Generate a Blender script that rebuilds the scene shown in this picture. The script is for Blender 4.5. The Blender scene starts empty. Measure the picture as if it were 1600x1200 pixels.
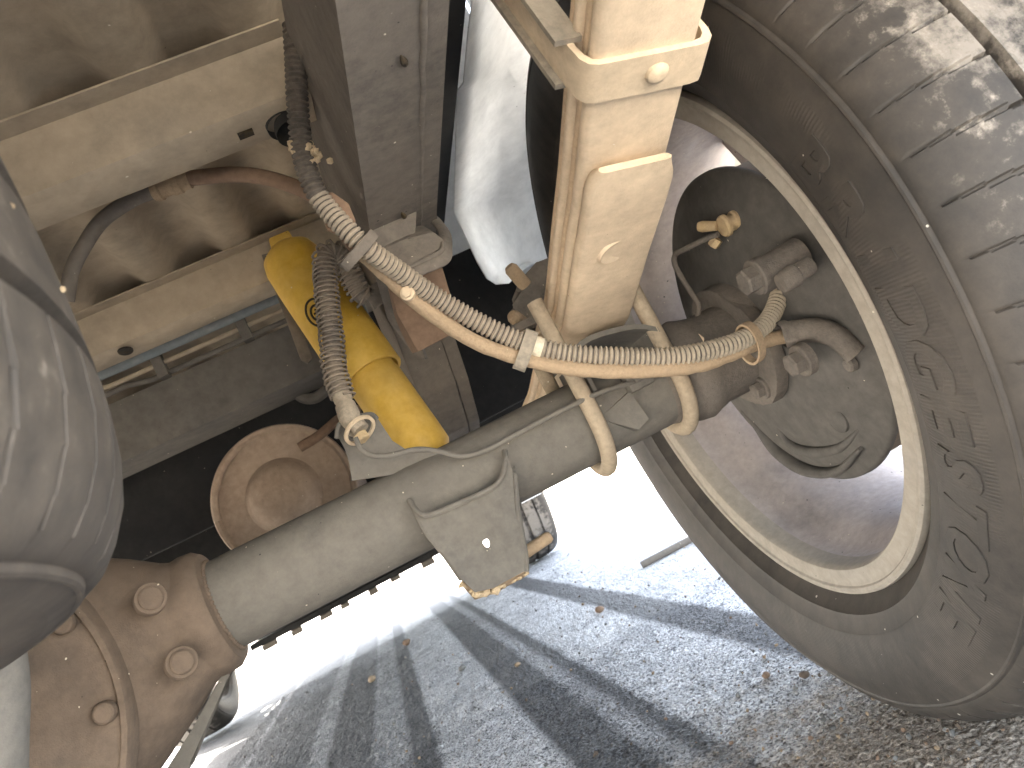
import bpy, bmesh, math, random
from mathutils import Vector, Matrix, noise
import numpy as np
random.seed(7)
PI = math.pi
SC = bpy.context.scene
COL = SC.collection

# ------------------------------------------------------------------ camera
cam_d = bpy.data.cameras.new('camera')
cam = bpy.data.objects.new('camera', cam_d)
COL.objects.link(cam)
SC.camera = cam
yaw, pitch, roll = .1908, .1115, .4737
fw = Vector((math.sin(yaw)*math.cos(pitch), math.cos(yaw)*math.cos(pitch), math.sin(pitch)))
rt = Vector((math.cos(yaw), -math.sin(yaw), 0))
up = rt.cross(fw)
cam_r = math.cos(roll)*rt - math.sin(roll)*up
cam_u = math.sin(roll)*rt + math.cos(roll)*up
mw = Matrix((cam_r, cam_u, -fw)).transposed().to_4x4()
mw.translation = Vector((.3428, -.7516, .361))
cam.matrix_world = mw
cam_d.sensor_width = 36
cam_d.sensor_fit = 'HORIZONTAL'
cam_d.lens = 36*1262.6/1600
cam_d.clip_start = .01
cam_d.clip_end = 1500
cam_d.dof.use_dof = True
cam_d.dof.focus_distance = .66
cam_d.dof.aperture_fstop = 17

# ------------------------------------------------------------------ light
SUN_EL, SUN_AZ = 50.0, 152.0            # azimuth from +X (the truck's right) towards +Y (its front)
w = bpy.data.worlds.new('World')
SC.world = w
w.use_nodes = True
nt = w.node_tree
nt.nodes.clear()
sky = nt.nodes.new('ShaderNodeTexSky')
sky.sky_type = 'NISHITA'
sky.sun_disc = False
sky.sun_elevation = math.radians(SUN_EL)
sky.sun_rotation = math.radians(90-SUN_AZ)
sky.dust_density = 3.5
sky.ozone_density = .6
bg = nt.nodes.new('ShaderNodeBackground')
bg.inputs['Strength'].default_value = .15
wo = nt.nodes.new('ShaderNodeOutputWorld')
hsv = nt.nodes.new('ShaderNodeHueSaturation'); hsv.inputs['Saturation'].default_value = .55
nt.links.new(sky.outputs[0], hsv.inputs['Color']); nt.links.new(hsv.outputs[0], bg.inputs[0])
nt.links.new(bg.outputs[0], wo.inputs[0])
sun_d = bpy.data.lights.new('sun', 'SUN')
sun_d.energy = 3.4
sun_d.angle = math.radians(.6)
sun_d.color = (1, .95, .87)
sun = bpy.data.objects.new('sun', sun_d)
COL.objects.link(sun)
ca, ce = math.radians(SUN_AZ), math.radians(SUN_EL)
sdir = Vector((math.cos(ce)*math.cos(ca), math.cos(ce)*math.sin(ca), math.sin(ce)))
sun.rotation_euler = sdir.to_track_quat('Z', 'Y').to_euler()
sun.location = (6, 3, 6)
SC.view_settings.view_transform = 'Standard'
SC.view_settings.look = 'None'
SC.view_settings.gamma = 1
SC.view_settings.use_curve_mapping = False
SC.view_settings.exposure = 4.04
SC.render.engine = 'CYCLES'
SC.cycles.max_bounces = 10
SC.cycles.diffuse_bounces = 7

# ------------------------------------------------------------------ materials
def nodes(name):
    m = bpy.data.materials.new(name)
    m.use_nodes = True
    t = m.node_tree
    return m, t, t.nodes['Principled BSDF']

def N(t, kind, **kw):
    n = t.nodes.new(kind)
    for k, v in kw.items():
        if k in n.inputs: n.inputs[k].default_value = v
        else: setattr(n, k, v)
    return n

def ramp(t, src, a, b, ca=(0, 0, 0, 1), cb=(1, 1, 1, 1)):
    r = t.nodes.new('ShaderNodeValToRGB')
    r.color_ramp.elements[0].position = a
    r.color_ramp.elements[1].position = b
    r.color_ramp.elements[0].color = ca
    r.color_ramp.elements[1].color = cb
    t.links.new(src, r.inputs[0])
    return r

def mixc(t, fac, a, b):
    m = t.nodes.new('ShaderNodeMix')
    m.data_type = 'RGBA'
    for sock, v in ((m.inputs[0], fac), (m.inputs[6], a), (m.inputs[7], b)):
        if isinstance(v, (tuple, list)): sock.default_value = (*v[:3], 1)
        elif isinstance(v, (int, float)): sock.default_value = v
        else: t.links.new(v, sock)
    return m.outputs[2]

def dusty(name, base, dust, cover=.5, rough=.75, metal=0., scale=9., bump=.25, speck=.35, grain=900., soft=.18, wipe=None):
    """a base surface under road dust: broad patches, fine mottling, small pale and dark specks, fine relief"""
    base = tuple(c_*.82 for c_ in base); dust = tuple(c_*.82 for c_ in dust)
    m, t, p = nodes(name)
    tc = N(t, 'ShaderNodeTexCoord')
    o = tc.outputs['Object']
    n1 = N(t, 'ShaderNodeTexNoise', Scale=scale, Detail=6., Roughness=.62)
    n2 = N(t, 'ShaderNodeTexNoise', Scale=scale*11, Detail=5., Roughness=.7)
    t.links.new(o, n1.inputs['Vector']); t.links.new(o, n2.inputs['Vector'])
    ad = N(t, 'ShaderNodeMath', operation='MULTIPLY_ADD')
    t.links.new(n2.outputs[0], ad.inputs[0]); ad.inputs[1].default_value = .35
    t.links.new(n1.outputs[0], ad.inputs[2])
    c = 1.18-cover
    fac = ramp(t, ad.outputs[0], max(0, c-soft-.18), min(1, c+soft-.18))
    col = mixc(t, fac.outputs[0], base, dust)
    # fine value mottling
    mot = ramp(t, n2.outputs[0], .3, .7, (.82, .82, .82, 1), (1.1, 1.1, 1.1, 1))
    mm = t.nodes.new('ShaderNodeMix'); mm.data_type = 'RGBA'; mm.blend_type = 'MULTIPLY'; mm.inputs[0].default_value = 1
    t.links.new(col, mm.inputs[6]); t.links.new(mot.outputs[0], mm.inputs[7])
    col = mm.outputs[2]
    # specks
    v = N(t, 'ShaderNodeTexVoronoi', Scale=170.)
    wob = N(t, 'ShaderNodeTexNoise', Scale=420., Detail=2.); t.links.new(o, wob.inputs['Vector'])
    wv = N(t, 'ShaderNodeVectorMath', operation='MULTIPLY_ADD'); t.links.new(wob.outputs['Color'], wv.inputs[0]); wv.inputs[1].default_value = (.0022, .0022, .0022); t.links.new(o, wv.inputs[2])
    t.links.new(wv.outputs[0], v.inputs['Vector'])
    gate = N(t, 'ShaderNodeTexWhiteNoise')
    t.links.new(v.outputs['Position'], gate.inputs['Vector'])
    sp3 = N(t, 'ShaderNodeSeparateXYZ'); t.links.new(gate.outputs['Color'], sp3.inputs[0])
    sz = N(t, 'ShaderNodeMath', operation='MULTIPLY_ADD'); t.links.new(sp3.outputs[1], sz.inputs[0]); sz.inputs[1].default_value = 3.2; sz.inputs[2].default_value = .9
    sd = N(t, 'ShaderNodeMath', operation='MULTIPLY'); t.links.new(v.outputs['Distance'], sd.inputs[0]); t.links.new(sz.outputs[0], sd.inputs[1])
    s1 = ramp(t, sd.outputs[0], .12, .20, (1, 1, 1, 1), (0, 0, 0, 1))
    g1 = N(t, 'ShaderNodeMath', operation='GREATER_THAN'); t.links.new(gate.outputs[0], g1.inputs[0]); g1.inputs[1].default_value = 1-.10*speck
    k1 = N(t, 'ShaderNodeMath', operation='MULTIPLY'); t.links.new(s1.outputs[0], k1.inputs[0]); t.links.new(g1.outputs[0], k1.inputs[1])
    col = mixc(t, k1.outputs[0], col, (.62, .55, .43))
    g2 = N(t, 'ShaderNodeMath', operation='LESS_THAN'); t.links.new(gate.outputs[0], g2.inputs[0]); g2.inputs[1].default_value = .07*speck
    k2 = N(t, 'ShaderNodeMath', operation='MULTIPLY'); t.links.new(s1.outputs[0], k2.inputs[0]); t.links.new(g2.outputs[0], k2.inputs[1])
    col = mixc(t, k2.outputs[0], col, tuple(x*.35 for x in base))
    t.links.new(col, p.inputs['Base Color'])
    rr = ramp(t, fac.outputs[0], 0, 1, (rough, rough, rough, 1), (.95, .95, .95, 1))
    t.links.new(rr.outputs[0], p.inputs['Roughness'])
    p.inputs['Metallic'].default_value = metal
    p.inputs['Specular IOR Level'].default_value = .3
    g = N(t, 'ShaderNodeTexNoise', Scale=grain, Detail=3.)
    t.links.new(o, g.inputs['Vector'])
    hs = N(t, 'ShaderNodeMath', operation='MULTIPLY_ADD'); t.links.new(n2.outputs[0], hs.inputs[0]); hs.inputs[1].default_value = 1.4
    t.links.new(g.outputs[0], hs.inputs[2])
    b = N(t, 'ShaderNodeBump', Strength=bump, Distance=.001)
    t.links.new(hs.outputs[0], b.inputs['Height'])
    t.links.new(b.outputs[0], p.inputs['Normal'])
    return m

TAN = (.50, .385, .25)
TANG = (.33, .27, .20)
M = {}
M['leaf'] = dusty('dusty_tan_spring_steel', (0.528, 0.432, 0.323), (0.722, 0.577, 0.409), .66, bump=.35, speck=.5, scale=6)
M['leaf_side'] = dusty('dusty_leaf_edges', (.44, .33, .23), (.64, .48, .32), .6, bump=.4, scale=14)
M['clip'] = dusty('dusty_tan_clip', (0.519, 0.429, 0.321), (0.676, 0.541, 0.378), .65, bump=.25, scale=8)
M['u_bolt'] = dusty('brown_dusty_u_bolt', (.30, .245, .18), (.43, .35, .25), .55, bump=.4, speck=1., scale=20)
M['channel'] = dusty('grey_dusty_channel', (.16, .15, .13), (.36, .31, .24), .5, scale=16)
M['axle'] = dusty('grey_brown_dusty_axle_paint', (0.105, 0.102, 0.097), (0.172, 0.158, 0.136), .5, bump=.3, speck=.8, scale=7)
M['diff'] = dusty('rusty_brown_cast_iron', (0.078, 0.068, 0.059), (0.173, 0.130, 0.096), .5, bump=.5, speck=.9, scale=6, soft=.22)
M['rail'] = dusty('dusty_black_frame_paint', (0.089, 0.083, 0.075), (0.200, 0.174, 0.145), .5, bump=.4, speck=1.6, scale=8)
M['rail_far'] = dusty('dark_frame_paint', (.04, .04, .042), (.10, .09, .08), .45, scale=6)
M['bed'] = dusty('dust_coated_bed_steel', (0.349, 0.299, 0.234), (0.459, 0.376, 0.276), .5, bump=.15, speck=.3, scale=4, rough=.55)
M['floor'] = dusty('dust_coated_bed_floor', (.30, .245, .18), (.42, .34, .245), .5, bump=.15, speck=.2, scale=4)
M['panel'] = dusty('dusty_pale_body_paint', (0.883, 0.912, 0.921), (0.855, 0.864, 0.864), .3, bump=.12, speck=.8, scale=3, rough=.4)
M['conduit'] = dusty('dusty_corrugated_plastic', (0.151, 0.139, 0.119), (0.417, 0.356, 0.272), .55, bump=.3, scale=26)
M['conduit_dark'] = dusty('dark_corrugated_plastic', (.05, .048, .045), (.16, .135, .11), .4, bump=.3, scale=20)
M['cable'] = dusty('brown_dusty_cable', (.22, .16, .11), (.42, .31, .20), .6, bump=.6, scale=30)
M['hose'] = dusty('grey_brown_spring_guard', (.13, .12, .11), (.27, .225, .175), .5, bump=.3, scale=30)
M['white_tape'] = dusty('cream_tape', (.62, .54, .40), (.74, .66, .50), .6, scale=40)
M['yellow'] = dusty('yellow_shock_paint', (.80, .50, .055), (.56, .40, .17), .25, rough=.38, bump=.1, speck=.5, scale=7, soft=.25)
M['ink'] = dusty('black_print', (.03, .025, .02), (.12, .08, .03), .2, scale=30)
M['brass'] = dusty('brass_fitting', (.62, .46, .24), (.55, .42, .26), .4, metal=.2, rough=.5, scale=40)
M['rim'] = dusty('dusty_alloy_rim', (0.345, 0.312, 0.269), (0.394, 0.353, 0.296), .5, bump=.12, speck=.5, scale=10, rough=.38)
M['rim_in'] = dusty('pinkish_dusty_rim_barrel', (0.412, 0.372, 0.360), (0.567, 0.505, 0.471), .42, bump=.15, speck=3.5, scale=11, rough=.25, metal=.55)
M['plate'] = dusty('dark_dusty_backing_plate', (0.071, 0.068, 0.063), (0.134, 0.124, 0.111), .45, bump=.25, speck=.4, scale=6, soft=.3)
M['drum'] = dusty('grey_brake_drum', (0.090, 0.078, 0.066), (0.168, 0.132, 0.096), .5, scale=12)
M['hub'] = dusty('grey_brown_hub_casting', (0.110, 0.101, 0.092), (0.182, 0.158, 0.134), .5, bump=.5, scale=18)
M['muffler'] = dusty('rusty_brown_muffler', (0.346, 0.240, 0.173), (0.449, 0.346, 0.259), .5, bump=.25, speck=1.2, scale=10, rough=.6)
M['stop'] = dusty('reddish_brown_bump_stop', (0.170, 0.106, 0.072), (0.255, 0.170, 0.115), .5, bump=.3, scale=14)
M['black'] = dusty('black_plastic', (0.013, 0.013, 0.014), (0.035, 0.034, 0.032), .35, bump=.1, scale=6)
M['tube_blue'] = dusty('bluish_grey_pipe', (.22, .27, .30), (.28, .30, .30), .4, rough=.4, scale=10)
M['beam'] = dusty('dark_grey_crossmember', (0.105, 0.099, 0.091), (0.165, 0.150, 0.131), .5, bump=.3, scale=5)
M['pale'] = dusty('pale_grey_metal', (.17, .17, .165), (.22, .21, .19), .4, scale=8)
M['mud'] = dusty('dried_mud', (.50, .37, .22), (.66, .52, .34), .5, bump=1., scale=60)
M['pebble'] = dusty('brown_pebble', (.28, .18, .10), (.42, .31, .2), .5, bump=.8, scale=60)

def tyre_material(name, dirt=1., tone=1.):
    m, t, p = nodes(name)
    tc = N(t, 'ShaderNodeTexCoord')
    o = tc.outputs['Object']
    sep = N(t, 'ShaderNodeSeparateXYZ'); t.links.new(o, sep.inputs[0])
    def math2(op, a, b=None, c=None):
        n = N(t, 'ShaderNodeMath', operation=op)
        for i, v in enumerate((a, b, c)):
            if v is None: continue
            if isinstance(v, (int, float)): n.inputs[i].default_value = v
            else: t.links.new(v, n.inputs[i])
        return n.outputs[0]
    y, z = sep.outputs[1], sep.outputs[2]
    r = math2('SQRT', math2('ADD', math2('MULTIPLY', y, y), math2('MULTIPLY', z, z)))
    ang = math2('ARCTAN2', z, y)
    n1 = N(t, 'ShaderNodeTexNoise', Scale=7., Detail=7., Roughness=.66)
    n2 = N(t, 'ShaderNodeTexNoise', Scale=55., Detail=6., Roughness=.72)
    n3 = N(t, 'ShaderNodeTexNoise', Scale=700., Detail=2.)
    for n in (n1, n2, n3): t.links.new(o, n.inputs['Vector'])
    # the tread has been in the dust: mud film on the shoulder and tread, thinner on the sidewall
    tread = ramp(t, r, .366, .389)
    a = math2('ADD', math2('MULTIPLY', n1.outputs[0], .8), math2('MULTIPLY', n2.outputs[0], .5))
    side = ramp(t, a, .5, .85)
    base = mixc(t, side.outputs[0], tuple(tone*c_ for c_ in (.026, .0235, .021)), tuple(tone*c_ for c_ in (.068, .058, .048)))
    film = ramp(t, math2('ADD', a, math2('MULTIPLY', tread.outputs[0], .22*dirt)), .80, .90)
    base = mixc(t, math2('MULTIPLY', film.outputs[0], tread.outputs[0]), base, tuple(tone*c_ for c_ in (.23, .205, .175)))
    pale = ramp(t, n2.outputs[0], .58, .74)
    base = mixc(t, math2('MULTIPLY', math2('MULTIPLY', pale.outputs[0], tread.outputs[0]), .6*dirt), base, (.50, .45, .38))
    # specks of grit
    v = N(t, 'ShaderNodeTexVoronoi', Scale=110.)
    t.links.new(o, v.inputs['Vector'])
    g = N(t, 'ShaderNodeTexWhiteNoise'); t.links.new(v.outputs['Position'], g.inputs['Vector'])
    gs = N(t, 'ShaderNodeSeparateXYZ'); t.links.new(g.outputs['Color'], gs.inputs[0])
    k = math2('MULTIPLY', math2('LESS_THAN', math2('MULTIPLY', v.outputs['Distance'], math2('ADD', .8, math2('MULTIPLY', gs.outputs[1], 3.))), .13), math2('GREATER_THAN', g.outputs[0], .92))
    base = mixc(t, k, base, (.50, .46, .40))
    t.links.new(base, p.inputs['Base Color'])
    p.inputs['Roughness'].default_value = .62
    p.inputs['Specular IOR Level'].default_value = .35
    # fine radial serration band moulded in the sidewall
    ser = math2('SINE', math2('MULTIPLY', ang, 760.))
    band = math2('MULTIPLY', math2('GREATER_THAN', r, .287), math2('LESS_THAN', r, .338))
    patch = ramp(t, n1.outputs[0], .46, .52)
    hs = math2('MULTIPLY', math2('MULTIPLY', ser, band), math2('MULTIPLY', patch.outputs[0], .32))
    hh = math2('ADD', math2('ADD', hs, math2('MULTIPLY', n2.outputs[0], .9)), math2('MULTIPLY', n3.outputs[0], .3))
    b = N(t, 'ShaderNodeBump', Strength=.4, Distance=.001)
    t.links.new(hh, b.inputs['Height']); t.links.new(b.outputs[0], p.inputs['Normal'])
    return m
M['tyre'] = tyre_material('dusty_tyre_rubber')
M['tyre_spare'] = tyre_material('grey_dusty_spare_rubber', .35, 1.45)

def ground_material():
    m, t, p = nodes('dusty_concrete')
    tc = N(t, 'ShaderNodeTexCoord'); o = tc.outputs['Object']
    sep = N(t, 'ShaderNodeSeparateXYZ'); t.links.new(o, sep.inputs[0])
    def ma(op, a, b=None, c=None):
        n = N(t, 'ShaderNodeMath', operation=op)
        for i, v in enumerate((a, b, c)):
            if v is None: continue
            if isinstance(v, (int, float)): n.inputs[i].default_value = v
            else: t.links.new(v, n.inputs[i])
        return n.outputs[0]
    n0 = N(t, 'ShaderNodeTexNoise', Scale=2.2, Detail=6., Roughness=.6)
    n1 = N(t, 'ShaderNodeTexNoise', Scale=16., Detail=8., Roughness=.7)
    n2 = N(t, 'ShaderNodeTexNoise', Scale=240., Detail=5., Roughness=.8)
    vo = N(t, 'ShaderNodeTexVoronoi', Scale=210.)
    for n in (n0, n1, n2, vo): t.links.new(o, n.inputs['Vector'])
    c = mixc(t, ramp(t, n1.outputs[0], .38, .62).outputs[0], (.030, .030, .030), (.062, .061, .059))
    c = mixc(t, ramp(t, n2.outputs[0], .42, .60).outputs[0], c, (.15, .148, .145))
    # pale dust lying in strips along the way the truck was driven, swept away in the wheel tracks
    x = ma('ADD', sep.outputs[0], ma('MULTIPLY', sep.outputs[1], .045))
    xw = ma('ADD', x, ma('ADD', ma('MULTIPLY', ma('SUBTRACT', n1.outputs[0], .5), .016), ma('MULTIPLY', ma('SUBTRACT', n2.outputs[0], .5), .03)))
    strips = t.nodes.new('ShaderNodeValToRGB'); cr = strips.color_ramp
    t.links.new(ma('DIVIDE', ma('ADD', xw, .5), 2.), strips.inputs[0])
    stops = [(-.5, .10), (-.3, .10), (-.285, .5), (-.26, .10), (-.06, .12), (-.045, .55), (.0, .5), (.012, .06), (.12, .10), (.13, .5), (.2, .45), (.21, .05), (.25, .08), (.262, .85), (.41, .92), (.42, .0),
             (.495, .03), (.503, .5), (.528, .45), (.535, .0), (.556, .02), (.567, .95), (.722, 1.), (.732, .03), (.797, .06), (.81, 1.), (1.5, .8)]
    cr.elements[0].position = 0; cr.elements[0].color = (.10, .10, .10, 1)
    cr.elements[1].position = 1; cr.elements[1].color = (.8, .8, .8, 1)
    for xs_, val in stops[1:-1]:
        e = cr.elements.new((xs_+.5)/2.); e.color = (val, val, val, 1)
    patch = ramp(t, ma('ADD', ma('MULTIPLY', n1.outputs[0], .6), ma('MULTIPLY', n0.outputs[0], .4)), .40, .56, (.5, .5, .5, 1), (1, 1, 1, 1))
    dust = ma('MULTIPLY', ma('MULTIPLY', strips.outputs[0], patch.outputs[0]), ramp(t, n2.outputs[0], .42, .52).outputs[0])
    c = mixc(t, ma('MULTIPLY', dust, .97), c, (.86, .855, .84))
    # tan patch round the tyre foot: warm bounce light put into the ground colour
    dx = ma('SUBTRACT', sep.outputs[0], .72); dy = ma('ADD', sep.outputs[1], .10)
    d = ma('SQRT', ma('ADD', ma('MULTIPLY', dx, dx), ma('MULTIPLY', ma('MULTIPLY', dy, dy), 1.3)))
    bounce_mask = ramp(t, ma('ADD', d, ma('MULTIPLY', ma('SUBTRACT', n1.outputs[0], .5), .7)), .20, .42, (1, 1, 1, 1), (0, 0, 0, 1))
    bounce_tan = mixc(t, ramp(t, n2.outputs[0], .38, .62).outputs[0], (.13, .10, .075), (.62, .53, .42))
    c = mixc(t, ma('MULTIPLY', bounce_mask.outputs[0], .9), c, bounce_tan)
    # darker under the truck, paler outside: shade and bounce put into the colour
    def outside(v, lim): return ma('GREATER_THAN', v, lim)
    nx_ = ma('ADD', sep.outputs[0], ma('MULTIPLY', ma('SUBTRACT', n1.outputs[0], .5), .15))
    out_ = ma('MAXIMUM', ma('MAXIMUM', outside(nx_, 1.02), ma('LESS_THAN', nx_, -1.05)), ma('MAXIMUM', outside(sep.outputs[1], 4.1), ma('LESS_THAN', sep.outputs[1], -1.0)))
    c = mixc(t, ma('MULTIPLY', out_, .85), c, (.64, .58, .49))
    dk = ramp(t, vo.outputs['Distance'], .02, .5, (.45, .45, .45, 1), (1.15, 1.15, 1.15, 1))
    m2 = t.nodes.new('ShaderNodeMix'); m2.data_type = 'RGBA'; m2.blend_type = 'MULTIPLY'; m2.inputs[0].default_value = .85
    t.links.new(c, m2.inputs[6]); t.links.new(dk.outputs[0], m2.inputs[7])
    t.links.new(m2.outputs[2], p.inputs['Base Color'])
    p.inputs['Roughness'].default_value = .62
    p.inputs['Specular IOR Level'].default_value = .25
    b = N(t, 'ShaderNodeBump', Strength=.8, Distance=.003)
    t.links.new(ma('ADD', n2.outputs[0], vo.outputs['Distance']), b.inputs['Height']); t.links.new(b.outputs[0], p.inputs['Normal'])
    return m
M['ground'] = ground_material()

# ------------------------------------------------------------------ builders
def link(name, me, mat, parent=None, angle=35, smooth=True, loc=None):
    if mat is not None:
        for mt in (mat if isinstance(mat, (list, tuple)) else [mat]):
            me.materials.append(M[mt] if isinstance(mt, str) else mt)
    if smooth:
        me.shade_smooth() if hasattr(me, 'shade_smooth') else None
        for pl in me.polygons: pl.use_smooth = True
        try: me.set_sharp_from_angle(angle=math.radians(angle))
        except Exception: pass
    o = bpy.data.objects.new(name, me)
    COL.objects.link(o)
    if loc is not None: o.location = loc
    if parent is not None: o.parent = parent
    return o

def mesh_of(bm, name='m'):
    bmesh.ops.recalc_face_normals(bm, faces=bm.faces)
    me = bpy.data.meshes.new(name)
    bm.to_mesh(me); bm.free()
    return me

def thing(name, label, cat, loc=(0, 0, 0), group=None):
    o = bpy.data.objects.new(name, None)
    COL.objects.link(o); o.location = loc
    o['label'] = label; o['category'] = cat
    if group: o['group'] = group
    return o

def spline(pts, n=8):
    P = [Vector(p) for p in pts]
    out = []
    for i in range(len(P)-1):
        p0 = P[i-1] if i else P[0]*2-P[1]
        p1, p2 = P[i], P[i+1]
        p3 = P[i+2] if i+2 < len(P) else P[-1]*2-P[-2]
        for k in range(n):
            t = k/n
            out.append(.5*((2*p1)+(-p0+p2)*t+(2*p0-5*p1+4*p2-p3)*t*t+(-p0+3*p1-3*p2+p3)*t**3))
    out.append(P[-1])
    return out

def resample(P, step):
    L = [0]
    for a, b in zip(P, P[1:]): L.append(L[-1]+(b-a).length)
    n = max(2, int(L[-1]/step)+1)
    out = []; j = 0
    for i in range(n):
        s = L[-1]*i/(n-1)
        while j < len(L)-2 and L[j+1] < s: j += 1
        d = L[j+1]-L[j]
        out.append(P[j].lerp(P[j+1], (s-L[j])/d if d > 1e-9 else 0))
    return out, L[-1]

def frames(P):
    T = []
    for i in range(len(P)):
        T.append((P[min(i+1, len(P)-1)]-P[max(i-1, 0)]).normalized())
    ref = Vector((0, 0, 1)) if abs(T[0].z) < .9 else Vector((1, 0, 0))
    n = ref.cross(T[0]).normalized()
    F = []
    for t in T:
        n = (n-t*n.dot(t)).normalized()
        F.append((t, n, t.cross(n)))
    return F

def tube_bm(bm, P, rad, seg=14, cap=True, flat=1.0):
    F = frames(P); rings = []
    for i, (p, (t, a, b)) in enumerate(zip(P, F)):
        r = rad(i/(len(P)-1), i) if callable(rad) else rad
        rings.append([bm.verts.new(p+r*(math.cos(2*PI*k/seg)*a+flat*math.sin(2*PI*k/seg)*b)) for k in range(seg)])
    for A, B in zip(rings, rings[1:]):
        for k in range(seg):
            bm.faces.new((A[k], A[(k+1) % seg], B[(k+1) % seg], B[k]))
    if cap:
        bm.faces.new(rings[0][::-1]); bm.faces.new(rings[-1])

def tube(name, pts, r, mat, parent, seg=14, n=8, curve=True, flat=1.0, label=None):
    bm = bmesh.new()
    P = spline(pts, n) if curve else [Vector(p) for p in pts]
    tube_bm(bm, P, r, seg, True, flat)
    o = link(name, mesh_of(bm, name), mat, parent)
    if label: o['label'] = label
    return o

def box_bm(bm, x0, x1, y0, y1, z0, z1, bev=0.):
    g = bmesh.ops.create_cube(bm, size=1)
    for v in g['verts']:
        v.co = Vector((x0+(v.co.x+.5)*(x1-x0), y0+(v.co.y+.5)*(y1-y0), z0+(v.co.z+.5)*(z1-z0)))
    if bev:
        es = list({e for v in g['verts'] for e in v.link_edges})
        bmesh.ops.bevel(bm, geom=es, offset=bev, segments=2, affect='EDGES', profile=.7)

def box(name, x0, x1, y0, y1, z0, z1, mat, parent, bev=.002, label=None):
    bm = bmesh.new(); box_bm(bm, x0, x1, y0, y1, z0, z1, bev)
    o = link(name, mesh_of(bm, name), mat, parent)
    if label: o['label'] = label
    return o

def prism_bm(bm, pts, d, bev=0., seg=2):
    """polygon given by 3-D points, given thickness by the vector d"""
    d = Vector(d)
    A = [bm.verts.new(Vector(p)) for p in pts]
    B = [bm.verts.new(Vector(p)+d) for p in pts]
    fs = [bm.faces.new(A), bm.faces.new(B[::-1])]
    n = len(A)
    for i in range(n):
        fs.append(bm.faces.new((A[i], B[i], B[(i+1) % n], A[(i+1) % n])))
    if bev:
        es = list({e for f in fs for e in f.edges})
        bmesh.ops.bevel(bm, geom=es, offset=bev, segments=seg, affect='EDGES', profile=.7)

def prism(name, pts, d, mat, parent, bev=.0015, label=None, seg=2, angle=35):
    bm = bmesh.new(); prism_bm(bm, pts, d, bev, seg)
    o = link(name, mesh_of(bm, name), mat, parent, angle)
    if label: o['label'] = label
    return o

def axes(ax):
    ax = Vector(ax).normalized()
    a = Vector((0, 0, 1)) if abs(ax.z) < .9 else Vector((1, 0, 0))
    u = a.cross(ax).normalized(); v = ax.cross(u)
    return ax, u, v

def lathe_bm(bm, prof, org, ax, seg=48, closed=False, sx=1., sy=1.):
    """prof: (h along axis, radius)"""
    ax, u, v = axes(ax); org = Vector(org); rings = []
    for h, r in prof:
        if r < 1e-6: rings.append([bm.verts.new(org+ax*h)]); continue
        rings.append([bm.verts.new(org+ax*h+r*(sx*math.cos(2*PI*k/seg)*u+sy*math.sin(2*PI*k/seg)*v)) for k in range(seg)])
    pairs = list(zip(rings, rings[1:]))
    if closed: pairs.append((rings[-1], rings[0]))
    for A, B in pairs:
        for k in range(seg):
            k2 = (k+1) % seg
            q = [A[k % len(A)], A[k2 % len(A)], B[k2 % len(B)], B[k % len(B)]]
            q = list(dict.fromkeys(q))
            if len(q) > 2: bm.faces.new(q)

def lathe(name, prof, org, ax, mat, parent, seg=48, closed=False, angle=35, sx=1., sy=1., label=None):
    bm = bmesh.new(); lathe_bm(bm, prof, org, ax, seg, closed, sx, sy)
    o = link(name, mesh_of(bm, name), mat, parent, angle)
    if label: o['label'] = label
    return o

def bolt(name, p, ax, r, h, mat, parent, washer=True):
    """hex head standing on a washer; ax points out of the surface"""
    bm = bmesh.new()
    if washer: lathe_bm(bm, [(-.004, 0), (-.004, r*1.5), (h*.22, r*1.5), (h*.3, r*1.4), (h*.3, 0)], p, ax, 24)
    lathe_bm(bm, [(h*.28, 0), (h*.28, r*1.08), (h*.9, r*1.08), (h, r*.9), (h, 0)], p, ax, 6)
    return link(name, mesh_of(bm, name), mat, parent, 25)

# ------------------------------------------------------------------ ground
bm = bmesh.new()
v = [bm.verts.new(c) for c in ((-300, -300, -.012), (300, -300, -.012), (300, 400, -.012), (-300, 400, -.012))]
bm.faces.new(v)
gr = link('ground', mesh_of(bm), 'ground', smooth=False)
gr['kind'] = 'structure'
NX, NY = 420, 560
xs = np.linspace(-.5, 1.25, NX); ys = np.concatenate([np.linspace(-1.2, -.35, 40, endpoint=False), np.linspace(-.35, .9, 380, endpoint=False), np.linspace(.9, 3.2, NY-420)])
vv = []; 
for j, yy in enumerate(ys):
    for i, xx in enumerate(xs):
        e = min(1, min(i, NX-1-i, j, NY-1-j)/8)
        h = noise.noise(Vector((xx*150, yy*150, 0)))*.0026+noise.noise(Vector((xx*300, yy*300, 3)))*.0020+noise.noise(Vector((xx*7, yy*7, 9)))*.003
        vv.append((float(xx), float(yy), -.018+.016*e+max(h, -.004)*e))
ff = [(j*NX+i, j*NX+i+1, (j+1)*NX+i+1, (j+1)*NX+i) for j in range(NY-1) for i in range(NX-1)]
me = bpy.data.meshes.new('g'); me.from_pydata(vv, [], ff)
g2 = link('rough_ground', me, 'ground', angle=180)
g2['kind'] = 'structure'

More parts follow.
